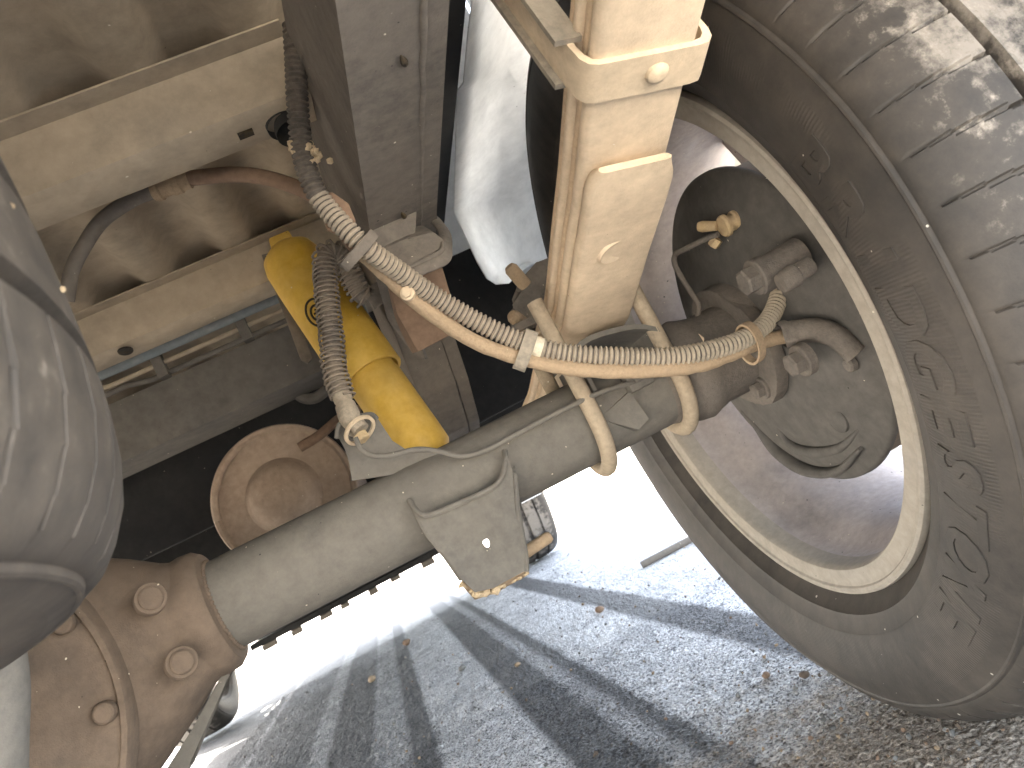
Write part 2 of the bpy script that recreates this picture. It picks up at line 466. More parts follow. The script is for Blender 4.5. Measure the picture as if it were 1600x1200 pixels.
# ------------------------------------------------------------------ tyres and wheels (axis X, centre at the origin)
TP = [(-.085, .240), (-.095, .2480), (-.102, .2560), (-.1055, .2600), (-.1125, .2655), (-.1165, .2690), (-.1185, .2700), (-.1190, .2715), (-.1195, .2730), (-.1235, .281), (-.1255, .2845), (-.1262, .2856), (-.1262, .2868),
      (-.128, .292), (-.1305, .305), (-.1315, .318), (-.131, .331), (-.1288, .342), (-.1266, .3490), (-.1272, .3508), (-.1264, .3522), (-.1248, .3526), (-.1240, .3534), (-.1240, .3546), (-.1228, .3578), (-.1200, .3632), (-.113, .3695), (-.102, .3765), (-.088, .3815),
      (-.072, .3845), (-.064, .3855), (-.0620, .3778), (-.0565, .3778), (-.0545, .3862), (-.030, .3872), (-.0085, .3876), (-.007, .3795)]
TP = TP+[(-h, r) for h, r in TP[::-1]]
def tyre_mesh(seg, grooves=None, depth=.0034):
    P = TP
    S, vs = seg, []
    for k in range(S):
        a = 2*PI*k/S
        ph = (k/S*grooves) % 1.0 if grooves else 1
        wob = .0006*math.sin(5*a)+.0004*math.sin(11*a+1)
        for h, r in P:
            rr = r
            if grooves and .362 < r and abs(h) > .0635:
                # lateral shoulder slots, leaning a little along the tyre
                q = (ph+(abs(h)-.09)*3.0+ .05*math.sin(9*a)) % 1.0
                if q < .045: rr -= depth*(1 if r > .368 else .35)
            vs.append((h, (rr+wob*(r > .3))*math.cos(a), (rr+wob*(r > .3))*math.sin(a)))
    n = len(P)
    fs = [(k*n+i, k*n+i+1, ((k+1) % S)*n+i+1, ((k+1) % S)*n+i) for k in range(S) for i in range(n-1)]
    me = bpy.data.meshes.new('tyre'); me.from_pydata(vs, [], fs)
    me.materials.append(M['tyre'])
    for p in me.polygons: p.use_smooth = True
    me.set_sharp_from_angle(angle=math.radians(32))
    return me
TY_HI = tyre_mesh(75*30, 75)
TY_LO = tyre_mesh(240)

def side_x(rr):
    q = [(r_, h) for h, r_ in TP if h < -.12 and .27 < r_ < .352]
    for (ra, ha), (rb, hb) in zip(q, q[1:]):
        if ra <= rr <= rb: return ha+(hb-ha)*(rr-ra)/(rb-ra)
    return q[0][1] if rr < q[0][0] else q[-1][1]
def letters(parent, text, a0, a1, R=.311, hgt=.033, sx=-1):
    """raised lettering on the inner sidewall, feet towards the rim, read clockwise from behind the truck"""
    cu = bpy.data.curves.new('txt', 'FONT')
    for i, ch in enumerate(text):
        if ch == ' ': continue
        cu.body = ch; cu.size = hgt*1.42; cu.extrude = .0006; cu.bevel_depth = .0004; cu.align_x = 'CENTER'; cu.resolution_u = 3; cu.shear = .18; cu.offset = .0012
        tmp = bpy.data.objects.new('t', cu); COL.objects.link(tmp)
        dg = bpy.context.evaluated_depsgraph_get(); dg.update()
        me = bpy.data.meshes.new_from_object(tmp.evaluated_get(dg))
        bpy.data.objects.remove(tmp)
        a = a0+(a1-a0)*i/(len(text)-1)
        er = Vector((0, math.cos(a), math.sin(a)))
        et = Vector((0, -math.sin(a), math.cos(a)))*(1 if a1 > a0 else -1)
        for v_ in me.vertices:
            x, y, z = v_.co
            rr = R-hgt*.5+y
            aa = a+(x/R)*(1 if a1 > a0 else -1)
            base = side_x(rr)-.0002
            v_.co = Vector((base-z*.9, rr*math.cos(aa), rr*math.sin(aa)))
        o = link('raised_letter', me, 'tyre', parent, 40)
    return

def wheel(parent, loc, rot=(0, 0, 0), hi=False, name='wheel', flip=False, dirty='rim_in'):
    """alloy wheel with spokes; the tyre and rim are sub-parts"""
    bm = bmesh.new()
    # spoked disc near the outer face
    xd = .055
    lathe_bm(bm, [(xd-.02, 0), (xd-.02, .062), (xd+.02, .066), (xd+.03, .05), (xd+.03, 0)], (0, 0, 0), (1, 0, 0), 48)
    ns = 6
    for k in range(ns):
        a = 2*PI*k/ns+.42
        e, t_ = Vector((0, math.cos(a), math.sin(a))), Vector((0, -math.sin(a), math.cos(a)))
        q = [e*.05-t_*.035, e*.05+t_*.035, e*.13+t_*.024, e*.222+t_*.05, e*.222-t_*.05, e*.13-t_*.024]
        prism_bm(bm, [v_+Vector((xd-.004, 0, 0)) for v_ in q], (.026, 0, 0), .003)
    wd = link(name, mesh_of(bm), 'rim_in', parent)
    wd.location = loc; wd.rotation_euler = rot
    rp = [(-.1045, .2560), (-.1085, .2548), (-.1098, .2520), (-.1090, .2492), (-.1068, .2478), (-.1058, .2440), (-.1062, .2360), (-.1052, .2325), (-.1020, .2306), (-.0960, .2300), (-.085, .2290), (-.070, .2285), (-.055, .2200), (-.03, .2130), (.03, .2130), (.06, .2200), (.085, .2290), (.098, .232), (.103, .246), (.107, .252),
          (.103, .2555), (.097, .247), (.09, .241), (.06, .232), (.03, .220), (-.03, .220), (-.07, .236), (-.09, .2395), (-.0985, .2470), (-.1000, .2555)]
    bm = bmesh.new(); lathe_bm(bm, rp, (0, 0, 0), (1, 0, 0), 160 if hi else 72, True)
    me = mesh_of(bm)
    me.materials.append(M['rim']); me.materials.append(M[dirty])
    n = 0
    for p in me.polygons:
        c = p.center; r_ = math.hypot(c.y, c.z)
        if -.083 < c.x < .09 and r_ < .232: p.material_index = 1
    ro = link('rim', me, None, wd, 28)
    ty = bpy.data.objects.new('tyre', TY_HI if hi else TY_LO)
    COL.objects.link(ty); ty.parent = wd
    return wd, ro, ty

# ================================================================== the truck
T = thing('pickup_truck', 'pickup truck seen from underneath at its right rear wheel, everything coated in tan road dust', 'pickup truck', (0, 0, 0))
WY, WZ = -.0155, .3854

rw, rr_, rtyre = wheel(T, (.785, WY, WZ), hi=True)
rw['label'] = 'right rear wheel in front of the camera'
rtyre.rotation_euler = (math.radians(2.2), 0, 0)
letters(rw, 'BRIDGESTONE', math.radians(167), math.radians(232))
for x, yy in ((-.785, WY), (.785, 3.1), (-.785, 3.1)):
    wheel(T, (x*(1.02 if yy else 1), yy, WZ), rot=(0, 0, 0 if x > 0 else PI))

# ---- rear axle
AX = (1, 0, 0)
ax_prof = [(-.66, 0), (-.66, .040), (.2, .040), (.655, .040), (.655, 0)]
axle = lathe('rear_axle', [(-.66, .0395), (-.21, .0395), (.2, .0400), (.42, .0400), (.640, .0400)], (0, 0, .383), AX, 'axle', T, 64)
lathe('tube_collar', [(.126, .040), (.134, .052), (.154, .0548), (.164, .0538), (.170, .049), (.172, .0405)], (0, 0, .383), AX, 'diff', axle, 56)
# axle end: swaged ring, flange
lathe('axle_end', [(.612, .040), (.622, .043), (.634, .0455), (.640, .050), (.652, .052), (.660, .049), (.672, .046), (.700, .046), (.702, .060), (.712, .064), (.722, .064), (.724, .04)], (0, 0, .383), AX, 'hub', axle, 56)

# ---- differential
def loft(name, secs, mat, parent, seg=40, ex=2.6):
    bm = bmesh.new(); rings = []
    for x, yc, zc, ry, rz in secs:
        ring = []
        for k in range(seg):
            a = 2*PI*k/seg; c, s = math.cos(a), math.sin(a)
            ring.append(bm.verts.new((x, yc+ry*math.copysign(abs(c)**(2/ex), c), zc+rz*math.copysign(abs(s)**(2/ex), s))))
        rings.append(ring)
    for A, B in zip(rings, rings[1:]):
        for k in range(seg): bm.faces.new((A[k], A[(k+1) % seg], B[(k+1) % seg], B[k]))
    bm.faces.new(rings[0]); bm.faces.new(rings[-1])
    return link(name, mesh_of(bm), mat, parent, 40)
secs = []
for x, ry, rz in ((-.30, .046, .046), (-.26, .055, .062), (-.21, .065, .095), (-.15, .075, .125), (-.09, .08, .140), (-.05, .082, .145), (-.01, .082, .140), (.035, .078, .128), (.07, .074, .112), (.105, .068, .092), (.135, .06, .074), (.158, .053, .058), (.176, .049, .050), (.19, .045, .046)):
    secs.append((x-.022*max(0, min(1, (x+.05)/.12)), 0, .383, ry, rz))
diff = loft('differential_housing', secs, 'diff', axle, 56, 2.5)
cover = lathe('differential_cover', [(.056, .150), (.058, .1545), (.0775, .1545), (.0800, .1530), (.0805, .1490), (.0790, .1475), (.0770, .1470), (.0775, .136), (.083, .128), (.098, .118), (.112, .10), (.120, .07), (.122, 0)], (-.052, 0, .383), (0, -1, 0), 'diff', axle, 72)
for q in ((0.141,-0.073,0.411), (0.142,-0.07,0.356)):
    lathe('housing_bolt', [(-.01, .0125), (.001, .0125), (.0022, .0118), (.0024, .0095), (.0045, .009), (.0055, .0075), (.0056, 0)], q, (.45, -1, .05), 'diff', axle, 36, angle=25)
for q in ((0.081,-0.082,0.423), (0.083,-0.082,0.349)):
    lathe('cover_bolt', [(-.004, .0085), (.003, .0085), (.0055, .0075), (.0065, .006), (.0065, 0)], q, (.1, -1, 0), 'diff', axle, 36, angle=25)
# pinion carrier in front
lathe('pinion_housing', [(.05, .11), (.10, .105), (.16, .08), (.24, .05), (.30, .045), (.30, 0)], (-.05, 0, .40), (0, 1, .12), 'diff', axle, 40)
prism('lower_flange', [(0.174,0,0.341), (0.151,0,0.334), (0.107,0,0.301), (0.078,0,0.283), (0.054,0,0.268), (0.069,0,0.26), (0.096,0,0.276), (0.148,0,0.326)], (0, .012, 0), 'axle', axle)

# ---- brake hose bracket on the tube, brake pipe
prism('hose_bracket', [(0.315,-0.024,0.429), (0.321,-0.024,0.443), (0.323,-0.024,0.457), (0.321,-0.024,0.471), (0.326,-0.024,0.479), (0.337,-0.024,0.479), (0.353,-0.024,0.475), (0.36,-0.024,0.468), (0.361,-0.024,0.459), (0.362,-0.024,0.445), (0.372,-0.024,0.428), (0.398,-0.024,0.417), (0.392,-0.012,0.405)], (0, .0035, 0), 'axle', axle, .0008)
tube('bracket_lip', [(0.32,-0.03,0.468), (0.327,-0.034,0.477), (0.338,-0.036,0.477), (0.355,-0.034,0.474), (0.359,-0.03,0.468)], .0022, 'axle', axle, 8)
tube('brake_pipe', [(0.335,-0.052,0.458), (0.335,-0.054,0.448), (0.34,-0.054,0.439), (0.352,-0.054,0.432), (0.377,-0.052,0.426), (0.394,-0.048,0.416), (0.409,-0.047,0.404), (0.429,-0.047,0.399), (0.457,-0.049,0.399), (0.502,-0.053,0.4), (0.547,-0.053,0.399), (0.585,-0.05,0.393), (0.606,-0.05,0.392)], .0024, 'axle', axle, 10)
# pipe clip with its little saddle on the tube
bm = bmesh.new()
box_bm(bm, .573, .597, -.052, -.038, .386, .404, .002)
box_bm(bm, .579, .600, -.057, -.048, .392, .401, .0012)
prism_bm(bm, [(0.536,-0.04,0.379), (0.574,-0.045,0.389), (0.578,-0.045,0.358), (0.566,-0.04,0.353)], (0, .02, 0), .003)
link('pipe_clip', mesh_of(bm), 'axle', axle)

# ---- lower bracket (shock mount) hanging behind the tube
bk = [(0.354,-0.056,0.385), (0.359,-0.058,0.372), (0.391,-0.058,0.368), (0.417,-0.058,0.367), (0.432,-0.056,0.372), (0.445,-0.05,0.389), (0.443,-0.052,0.373), (0.429,-0.056,0.34), (0.42,-0.056,0.307), (0.413,-0.054,0.292), (0.383,-0.052,0.292), (0.368,-0.052,0.296), (0.363,-0.052,0.31), (0.359,-0.054,0.335), (0.353,-0.056,0.356)]
hc = Vector((0.395,-0.056,0.328))
hole = [hc+Vector((.0028*math.cos(a), 0, .0036*math.sin(a)+.0006*math.cos(2*a))) for a in [2*PI*k/14 for k in range(14)]]
bm = bmesh.new()
es = []
for loop in (bk, hole):
    vs_ = [bm.verts.new(Vector((p_[0], -.0560, p_[2]))) for p_ in loop]
    es += [bm.edges.new((vs_[i_], vs_[(i_+1) % len(vs_)])) for i_ in range(len(vs_))]
bmesh.ops.triangle_fill(bm, use_beauty=True, edges=es)
ex = bmesh.ops.extrude_face_region(bm, geom=list(bm.faces))
for g_ in ex['geom']:
    if isinstance(g_, bmesh.types.BMVert): g_.co.y += .004
br = link('lower_mount_bracket', mesh_of(bm), 'axle', axle, 35)
tube('bracket_top_lip', [(0.353,-0.046,0.39), (0.354,-0.056,0.381), (0.361,-0.061,0.371), (0.39,-0.061,0.368), (0.417,-0.061,0.367), (0.431,-0.059,0.371), (0.441,-0.054,0.382), (0.446,-0.046,0.391)], .0026, 'axle', axle, 8)
tube('bracket_side_lip', [(0.444,-0.052,0.369), (0.431,-0.054,0.338), (0.421,-0.054,0.306), (0.415,-0.052,0.291)], .0026, 'axle', axle, 8)
tube('bracket_side_lip', [(0.353,-0.052,0.383), (0.354,-0.054,0.357), (0.359,-0.052,0.335), (0.363,-0.05,0.31)], .0024, 'axle', axle, 8)
prism('bracket_bottom', [(0.363,-0.052,0.31), (0.368,-0.052,0.296), (0.383,-0.052,0.292), (0.414,-0.052,0.291), (0.416,-0.03,0.285), (0.383,-0.03,0.285), (0.366,-0.03,0.288), (0.362,-0.03,0.302)], (0, .001, .003), 'cable', axle, .0004)
def weld(name, pts_, mat, parent, rad=.0022):
    c_ = spline(pts_, 14)
    bm = bmesh.new(); tube_bm(bm, c_, lambda f_, i: rad*(1+.30*math.sin(i*1.9)+.25*noise.noise(Vector((i*.7, 2, 5)))), 8)
    return link(name, mesh_of(bm), mat, parent, 60)
weld('weld_bead', [(0.356,-0.036,0.351), (0.359,-0.03,0.338), (0.349,-0.04,0.381)][:2], 'axle', axle)
weld('weld_bead', [(.1725, -.0405*math.cos(a), .383+.0405*math.sin(a)) for a in np.linspace(-1.6, 1.6, 9)], 'diff', axle, .0018)
weld('weld_bead', [(0.436,-0.042,0.343), (0.442,-0.043,0.361), (0.446,-0.042,0.376)], 'axle', axle, .002)
lathe('bracket_pin', [(0, 0), (0, .0055), (.028, .0055), (.031, .004), (.031, 0)], (0.42,-0.03,0.303), (1, 0, .1), 'cable', axle, 16)
# flakes of caked dirt along the broken lower edge
bm = bmesh.new()
random.seed(3)
for i in range(26):
    f_ = i/25
    q = Vector((0.363,-0.045,0.306)).lerp(Vector((0.369,-0.045,0.292)), f_/.2) if f_ < .2 else Vector((0.369,-0.045,0.292)).lerp(Vector((0.417,-0.04,0.287)), (f_-.2)/.8)
    q = q+Vector((random.uniform(-.002, .002), random.uniform(-.004, .01), random.uniform(-.002, .002)))
    s_ = random.uniform(.0018, .0045)
    g_ = bmesh.ops.create_icosphere(bm, subdivisions=1, radius=s_)
    for v_ in g_['verts']: v_.co = Vector((v_.co.x*random.uniform(.7, 1.5), v_.co.y, v_.co.z*random.uniform(.5, 1.3)))+q
link('caked_dirt', mesh_of(bm), 'mud', axle, 10)['kind'] = 'stuff'

# ---- leaf spring
LX0, LX1 = .545, .608
MAIN = [(-1.02, .690), (-.9, .668), (-.75, .636), (-.6, .603), (-.48, .575), (-.39, .5535), (-.35, .5435), (-.312, .5335), (-.264, .5205), (-.22, .509), (-.15, .4935), (-.08, .476), (-.04, .4665), (.0, .4625), (.06, .455), (.12, .436), (.233, .418), (.4, .405), (.68, .43)]
def zmain(y):
    for (a, za), (b, zb) in zip(MAIN, MAIN[1:]):
        if a <= y <= b: return za+(zb-za)*(y-a)/(b-a)
    return MAIN[0][1] if y < MAIN[0][0] else MAIN[-1][1]
def leaf(name, y0, y1, off, th, mat, parent, x0=LX0, x1=LX1, taper=0, rnd=.45, skew=-.012, label=None):
    """one spring leaf: rounded-edge strip following the arch; skew tilts it across its width"""
    bm = bmesh.new(); n = 60; rings = []
    for i in range(n+1):
        f_ = i/n; y = y0+(y1-y0)*f_
        d = (zmain(y+.01)-zmain(y-.01))/.02
        nrm = Vector((0, -d, 1)).normalized()
        c = Vector((0, y, zmain(y)))+nrm*off
        ins = 0
        if taper and f_ < .04: ins = taper*(1-f_/.04)
        w0, w1 = x0+ins, x1-ins
        ring = []
        r_ = th*rnd
        tt = th*(1 if not (taper and i == 0) else .5)
        for (sx_, sz_) in ((w0+r_, 0), (w1-r_, 0), (w1-r_*.3, tt*.15), (w1, tt*.5), (w1-r_*.3, tt*.85), (w1-r_, tt), (w0+r_, tt), (w0+r_*.3, tt*.85), (w0, tt*.5), (w0+r_*.3, tt*.15)):
            ring.append(bm.verts.new(Vector((sx_, 0, 0))+c+nrm*sz_+Vector((0, 0, skew*(sx_-(x0+x1)/2)/(x1-x0)))))
        rings.append(ring)
    for A, B in zip(rings, rings[1:]):
        for k in range(10): bm.faces.new((A[k], A[(k+1) % 10], B[(k+1) % 10], B[k]))
    bm.faces.new(rings[0]); bm.faces.new(rings[-1])
    o = link(name, mesh_of(bm), mat, parent, 50)
    if label: o['label'] = label
    return o
spring = leaf('leaf_spring', -.62, .30, 0, .0105, 'leaf', T, label='wide tan dust-coated leaf spring pack')
leaf('leaf', -.78, .40, .0112, .0068, 'leaf_side', spring, LX0+.0022, LX1-.001)
leaf('leaf', -.9, .50, .0187, .0068, 'leaf', spring, LX0-.0006, LX1-.0)
leaf('leaf', -1.0, .66, .0262, .0072, 'leaf_side', spring, LX0+.0016, LX1)
ov = leaf('overload_leaf', -.266, .20, -.0118, .0112, 'leaf', spring, LX0+.001, LX1+.001, taper=.006, rnd=.35)
# shallow round boss pressed in the overload leaf
q = Vector((0.576,-0.168,0.481))
lathe('pressed_dimple', [(-.002, .0), (-.0002, .010), (.0006, .0135), (-.002, .015)], (q.x, q.y, zmain(q.y)-.0122), (0, -.25, -1), 'leaf', spring, 32)
# band clip round the pack
def leafpt(x, y, dz=0.): 
    return Vector((x, y, zmain(y)-.012*(x-.5765)/.063+dz))
bm = bmesh.new()
ya, yb = -.322, -.351
prof = [(.5375, .13), (.5375, .012), (.5385, .003), (.5415, -.002), (.547, -.0038), (.575, -.0042), (.606, -.0042), (.6125, -.0030), (.6165, .001), (.618, .007), (.618, .055)]
inn = [(.5415, .13), (.5415, .013), (.5425, .006), (.5450, .0015), (.549, .0), (.575, -.0002), (.604, -.0002), (.6095, .001), (.6125, .004), (.614, .009), (.614, .055)]
def clipv(x, h, y):
    d = (zmain(y+.01)-zmain(y-.01))/.02
    nrm = Vector((0, -d, 1)).normalized()
    return Vector((x, y, zmain(y)-.012*(x-.5765)/.063))+nrm*h
ro = [[bm.verts.new(clipv(x, h, y)) for x, h in prof] for y in (ya, yb)]
ri = [[bm.verts.new(clipv(x, h, y)) for x, h in inn] for y in (ya, yb)]
n = len(prof)
for i in range(n-1):
    bm.faces.new((ro[0][i], ro[0][i+1], ro[1][i+1], ro[1][i]))
    bm.faces.new((ri[0][i], ri[0][i+1], ri[1][i+1], ri[1][i]))
    for s_ in (0, 1): bm.faces.new((ro[s_][i], ro[s_][i+1], ri[s_][i+1], ri[s_][i]))
for e_ in (0, n-1): bm.faces.new((ro[0][e_], ro[1][e_], ri[1][e_], ri[0][e_]))
bmesh.ops.bevel(bm, geom=[e for e in bm.edges if e.calc_face_angle(0) > 1.2], offset=.0007, segments=2, affect='EDGES')
clip = link('spring_clip', mesh_of(bm), 'clip', spring, 40)
lathe('rivet_head', [(-.001, .0075), (.0012, .0072), (.003, .0055), (.0038, .003), (.004, 0)], clipv(.583, -.0042, -.3365), (0, -.27, -1), 'clip', spring, 28)
# channel shaped liner on the clip's inner arm
bm = bmesh.new()
for (y0_, y1_, x0_, x1_) in ((-.351-.0035, -.351+.0005, .5305, .5465), (-.322-.0005, -.322+.0035, .5325, .5420)):
    A = [clipv(x0_, .016, y0_), clipv(x1_, .016, y0_), clipv(x1_, .016, y1_), clipv(x0_, .016, y1_)]
    B = [clipv(x0_, .13, y0_), clipv(x1_, .13, y0_), clipv(x1_, .13, y1_), clipv(x0_, .13, y1_)]
    va = [bm.verts.new(p_) for p_ in A]; vb = [bm.verts.new(p_) for p_ in B]
    bm.faces.new(va); bm.faces.new(vb[::-1])
    for i in range(4): bm.faces.new((va[i], vb[i], vb[(i+1) % 4], va[(i+1) % 4]))
link('clip_liner', mesh_of(bm), 'channel', spring, 30)

# ---- U-bolts round the axle
def ubolt(x, ztop=.500, lean=0):
    P = []
    for i in range(8): P.append(Vector((x, -.0485, ztop+(.383-ztop)*i/8)))
    for i in range(17):
        a = PI+PI*i/16
        P.append(Vector((x, .0485*math.cos(a), .383+.0485*math.sin(a))))
    for i in range(1, 9): P.append(Vector((x, .0485, .383+(ztop-.383)*i/8)))
    bm = bmesh.new(); tube_bm(bm, P, .0076, 18)
    return link('u_bolt', mesh_of(bm), 'u_bolt', T, 50)
ub1 = ubolt(.532); ub1['label'] = 'inner tan U-bolt round the axle tube'
ub2 = ubolt(.621); ub2['label'] = 'outer tan U-bolt nearer the wheel'
# spring seat between tube and leaf
bm = bmesh.new()
st = []
for i in range(9):
    x = .540+.082*i/8
    st.append((x, .4475-.012*(x-.5765)/.063-.010*abs((i-4)/4)**3))
for y0_, y1_ in ((-.056, .056),):
    A = [(x, y0_, z) for x, z in st]+[(x, y0_, z-.005) for x, z in st[::-1]]
    prism_bm(bm, A, (0, y1_-y0_, 0))
for x in (.543, .614):
    box_bm(bm, x, x+.004, -.045, .045, .40, .437, .001)
link('spring_seat', mesh_of(bm), 'axle', axle, 40)
# top plate with rubber bump block and nuts
bm = bmesh.new()
box_bm(bm, .522, .632, .036, .062, .496, .505, .002)
link('spring_plate', mesh_of(bm), 'rail', T)
bm = bmesh.new()
prism_bm(bm, [(0.53,0.062,0.511), (0.545,0.062,0.525), (0.55,0.062,0.543), (0.562,0.062,0.552), (0.584,0.062,0.561), (0.603,0.062,0.56), (0.614,0.062,0.555), (0.574,0.062,0.479), (0.54,0.062,0.487)], (0, .04, 0), .007)
bump = link('rubber_bump_block', mesh_of(bm), 'rail', T, 40)
for q, a in (((0.555,0.055,0.559), (-.4, -.5, 1)), ((0.534,0.055,0.513), (-.5, -.6, .6))):
    lathe('rounded_nut', [(-.02, 0), (-.02, .0075), (.004, .0075), (.008, .005), (.009, 0)], q, a, 'cable', bump, 18)

# ---- backing plate, drum and axle flange inside the wheel
CY = (0.0, WY, .3835)
bp = lathe('brake_backing_plate', [(.715, .03), (.716, .062), (.7185, .070), (.7195, .088), (.7215, .104), (.7265, .118), (.7285, .128), (.7290, .140), (.7325, .147), (.7355, .1545), (.7355, .1610), (.7375, .1640), (.7425, .1645), (.7445, .1620)], CY, AX, 'plate', T, 96, angle=60, label='dark round brake backing plate inside the wheel')
lathe('brake_drum', [(.746, .02), (.746, .158), (.752, .1585), (.760, .157), (.800, .157), (.806, .150), (.806, .0)], CY, AX, 'drum', bp, 72)
# raised pads, plugs and the crescent lip on the plate
def on(px_, x): return px_
lathe('rubber_plug', [(-.003, .014), (.001, .0135), (.0025, .011), (.0025, 0)], (0.727,-0.067,0.281), (-1, 0, 0), 'plate', bp, 24)
lathe('rubber_plug', [(-.003, .013), (.001, .0125), (.0022, .010), (.0022, 0)], (0.728,-0.083,0.458), (-1, 0, 0), 'plate', bp, 24)
lathe('rubber_plug', [(-.003, .007), (.0015, .0065), (.003, .005), (.003, 0)], (0.724,-0.133,0.323), (-1, 0, 0), 'hub', bp, 20)
tube('pressed_lip', [(0.733,0.115,0.319), (0.732,0.097,0.296), (0.732,0.084,0.263), (0.731,0.042,0.237), (0.73,-0.017,0.232), (0.73,-0.073,0.249)], lambda f_, i: .0085*(.35+.65*math.sin(PI*f_)), 'plate', bp, 12, flat=.7)
tube('pressed_lip', [(0.726,0.041,0.299), (0.726,0.04,0.272), (0.726,0.009,0.257), (0.728,-0.042,0.254), (0.73,-0.086,0.266)], lambda f_, i: .0055*(.3+.7*math.sin(PI*f_)), 'plate', bp, 12)
# axle retainer flange and bolts
fl = []
for k in range(24):
    a = 2*PI*k/24
    r_ = .060+.012*max(0, math.cos(2*(a-PI/4)))**1+.004*math.cos(4*a)
    fl.append((.700, CY[1]+.01+r_*math.cos(a), .383+r_*math.sin(a)))
prism('retainer_flange', fl, (.014, 0, 0), 'hub', bp, .003)
for q, rb in (((0.683,-0.148,0.421), .0105), ((0.692,-0.129,0.344), .0095), ((0.7,-0.024,0.335), .0075)):
    bolt('flange_bolt', q, (-1, 0, 0), rb, rb*1.5, 'hub', bp)
lathe('bolt_boss', [(0, .0145), (.022, .0155), (.036, .017)], (0.685,-0.151,0.42), (1, 0, 0), 'hub', bp, 24)
lathe('sensor_boss', [(-.004, 0), (-.004, .0075), (.0, .0088), (.010, .0092), (.012, .0075), (.025, .0075)], (0.68,-0.183,0.405), (1, -.1, .1), 'hub', bp, 20)
# wheel cylinder bleed nipple and pipe
lathe('bleed_screw', [(0, .0), (0, .009), (.002, .0105), (.005, .0105), (.0055, .008), (.012, .008), (.013, .010), (.02, .010)], (0.713,-0.08,0.483), (1, 0, 0), 'brass', bp, 20)
lathe('bleed_cap', [(0, 0), (0, .0045), (.014, .0055), (.018, .0045), (.018, 0)], (0.712,-0.075,0.487), (-.55, .7, .5), 'brass', bp, 14)
bolt('pipe_nut', (0.712,-0.071,0.478), (-.5, .5, -.3), .005, .012, 'brass', bp, False)
tube('wheel_brake_pipe', [(0.708,-0.077,0.479), (0.702,-0.066,0.482), (0.69,-0.041,0.486), (0.686,-0.026,0.488), (0.684,-0.018,0.481), (0.684,-0.017,0.467), (0.684,-0.02,0.445), (0.683,-0.023,0.434), (0.68,-0.017,0.426), (0.672,-0.01,0.415), (0.662,-0.003,0.401)], .0027, 'hub', bp, 10)
prism('pipe_bracket', [(0.65,-0.009,0.423), (0.66,-0.031,0.42), (0.66,-0.049,0.401), (0.655,-0.046,0.393), (0.645,-0.005,0.406)], (.002, .004, .001), 'leaf', bp, .0008)

# ---- conduit (wheel sensor lead) and handbrake cable, clipped together
HP = [(0.427,-0.196,0.737), (0.417,-0.191,0.713), (0.405,-0.186,0.685), (0.394,-0.18,0.656), (0.389,-0.177,0.633), (0.39,-0.174,0.608), (0.402,-0.172,0.57), (0.42,-0.152,0.546), (0.439,-0.133,0.521), (0.464,-0.123,0.488), (0.49,-0.12,0.458), (0.516,-0.122,0.436), (0.549,-0.126,0.416), (0.587,-0.127,0.397), (0.619,-0.126,0.387), (0.65,-0.122,0.382), (0.679,-0.112,0.383), (0.703,-0.102,0.391), (0.727,-0.093,0.407)]
P, L = resample(spline(HP, 12), .00105)
def crad(f_, i):
    ph = (i % 4)
    return .0084 if ph in (0, 1) else .0065
bm = bmesh.new(); tube_bm(bm, P, crad, 16)
me = mesh_of(bm)
me.materials.append(M['conduit']); me.materials.append(M['conduit_dark'])
cut = len(P)*.24
for p in me.polygons:
    if p.center.z > .615 or (p.index//16) % 4 == 2: p.material_index = 1
cond = link('corrugated_conduit', me, None, T, 30)
cond['label'] = 'ribbed plastic conduit looping under the spring to the hub'
CP = [(0.4,-0.156,0.572), (0.41,-0.146,0.552), (0.421,-0.135,0.529), (0.436,-0.125,0.503), (0.456,-0.12,0.474), (0.482,-0.117,0.449), (0.509,-0.12,0.427), (0.539,-0.124,0.408), (0.583,-0.125,0.388), (0.617,-0.12,0.378), (0.649,-0.115,0.375), (0.676,-0.11,0.373), (0.703,-0.105,0.368)]
pk = tube('handbrake_cable', CP, lambda f_, i: .0062+.0007*noise.noise(Vector((i*.35, 0, 0))), 'cable', T, 16, 10, label='brown dust-caked cable hanging under the ribbed conduit')
lathe('cable_sleeve', [(0, .0115), (.003, .0122), (.008, .0112), (.0085, .0095), (.0, .0098)], (0.695,-0.111,0.37), (1, -.1, .05), 'hub', pk, 24)
tube('sleeve_tube', [(0.696,-0.112,0.369), (0.708,-0.119,0.366), (0.716,-0.132,0.359), (0.72,-0.143,0.348), (0.726,-0.145,0.329)], lambda f_, i: .0112-.0018*f_, 'hub', pk, 18)
tube('upper_cable', [(0.4,-0.156,0.572), (0.401,-0.114,0.6), (0.401,-0.077,0.639), (0.393,-0.078,0.661), (0.37,-0.062,0.695), (0.342,-0.059,0.715), (0.305,-0.054,0.73), (0.297,-0.052,0.732)], .0068, 'stop', pk, 12)
tube('cable_ferrule', [(0.303,-0.053,0.73), (0.289,-0.051,0.732), (0.275,-0.048,0.734), (0.27,-0.047,0.735)], lambda f_, i: .0095 if (i//5) % 2 else .0082, 'cable', pk, 14)
tube('lower_cable', [(0.272,-0.048,0.735), (0.25,-0.044,0.737), (0.219,-0.037,0.733), (0.195,-0.031,0.72), (0.176,-0.026,0.705), (0.161,-0.021,0.684)], .0066, 'rail', pk, 12)
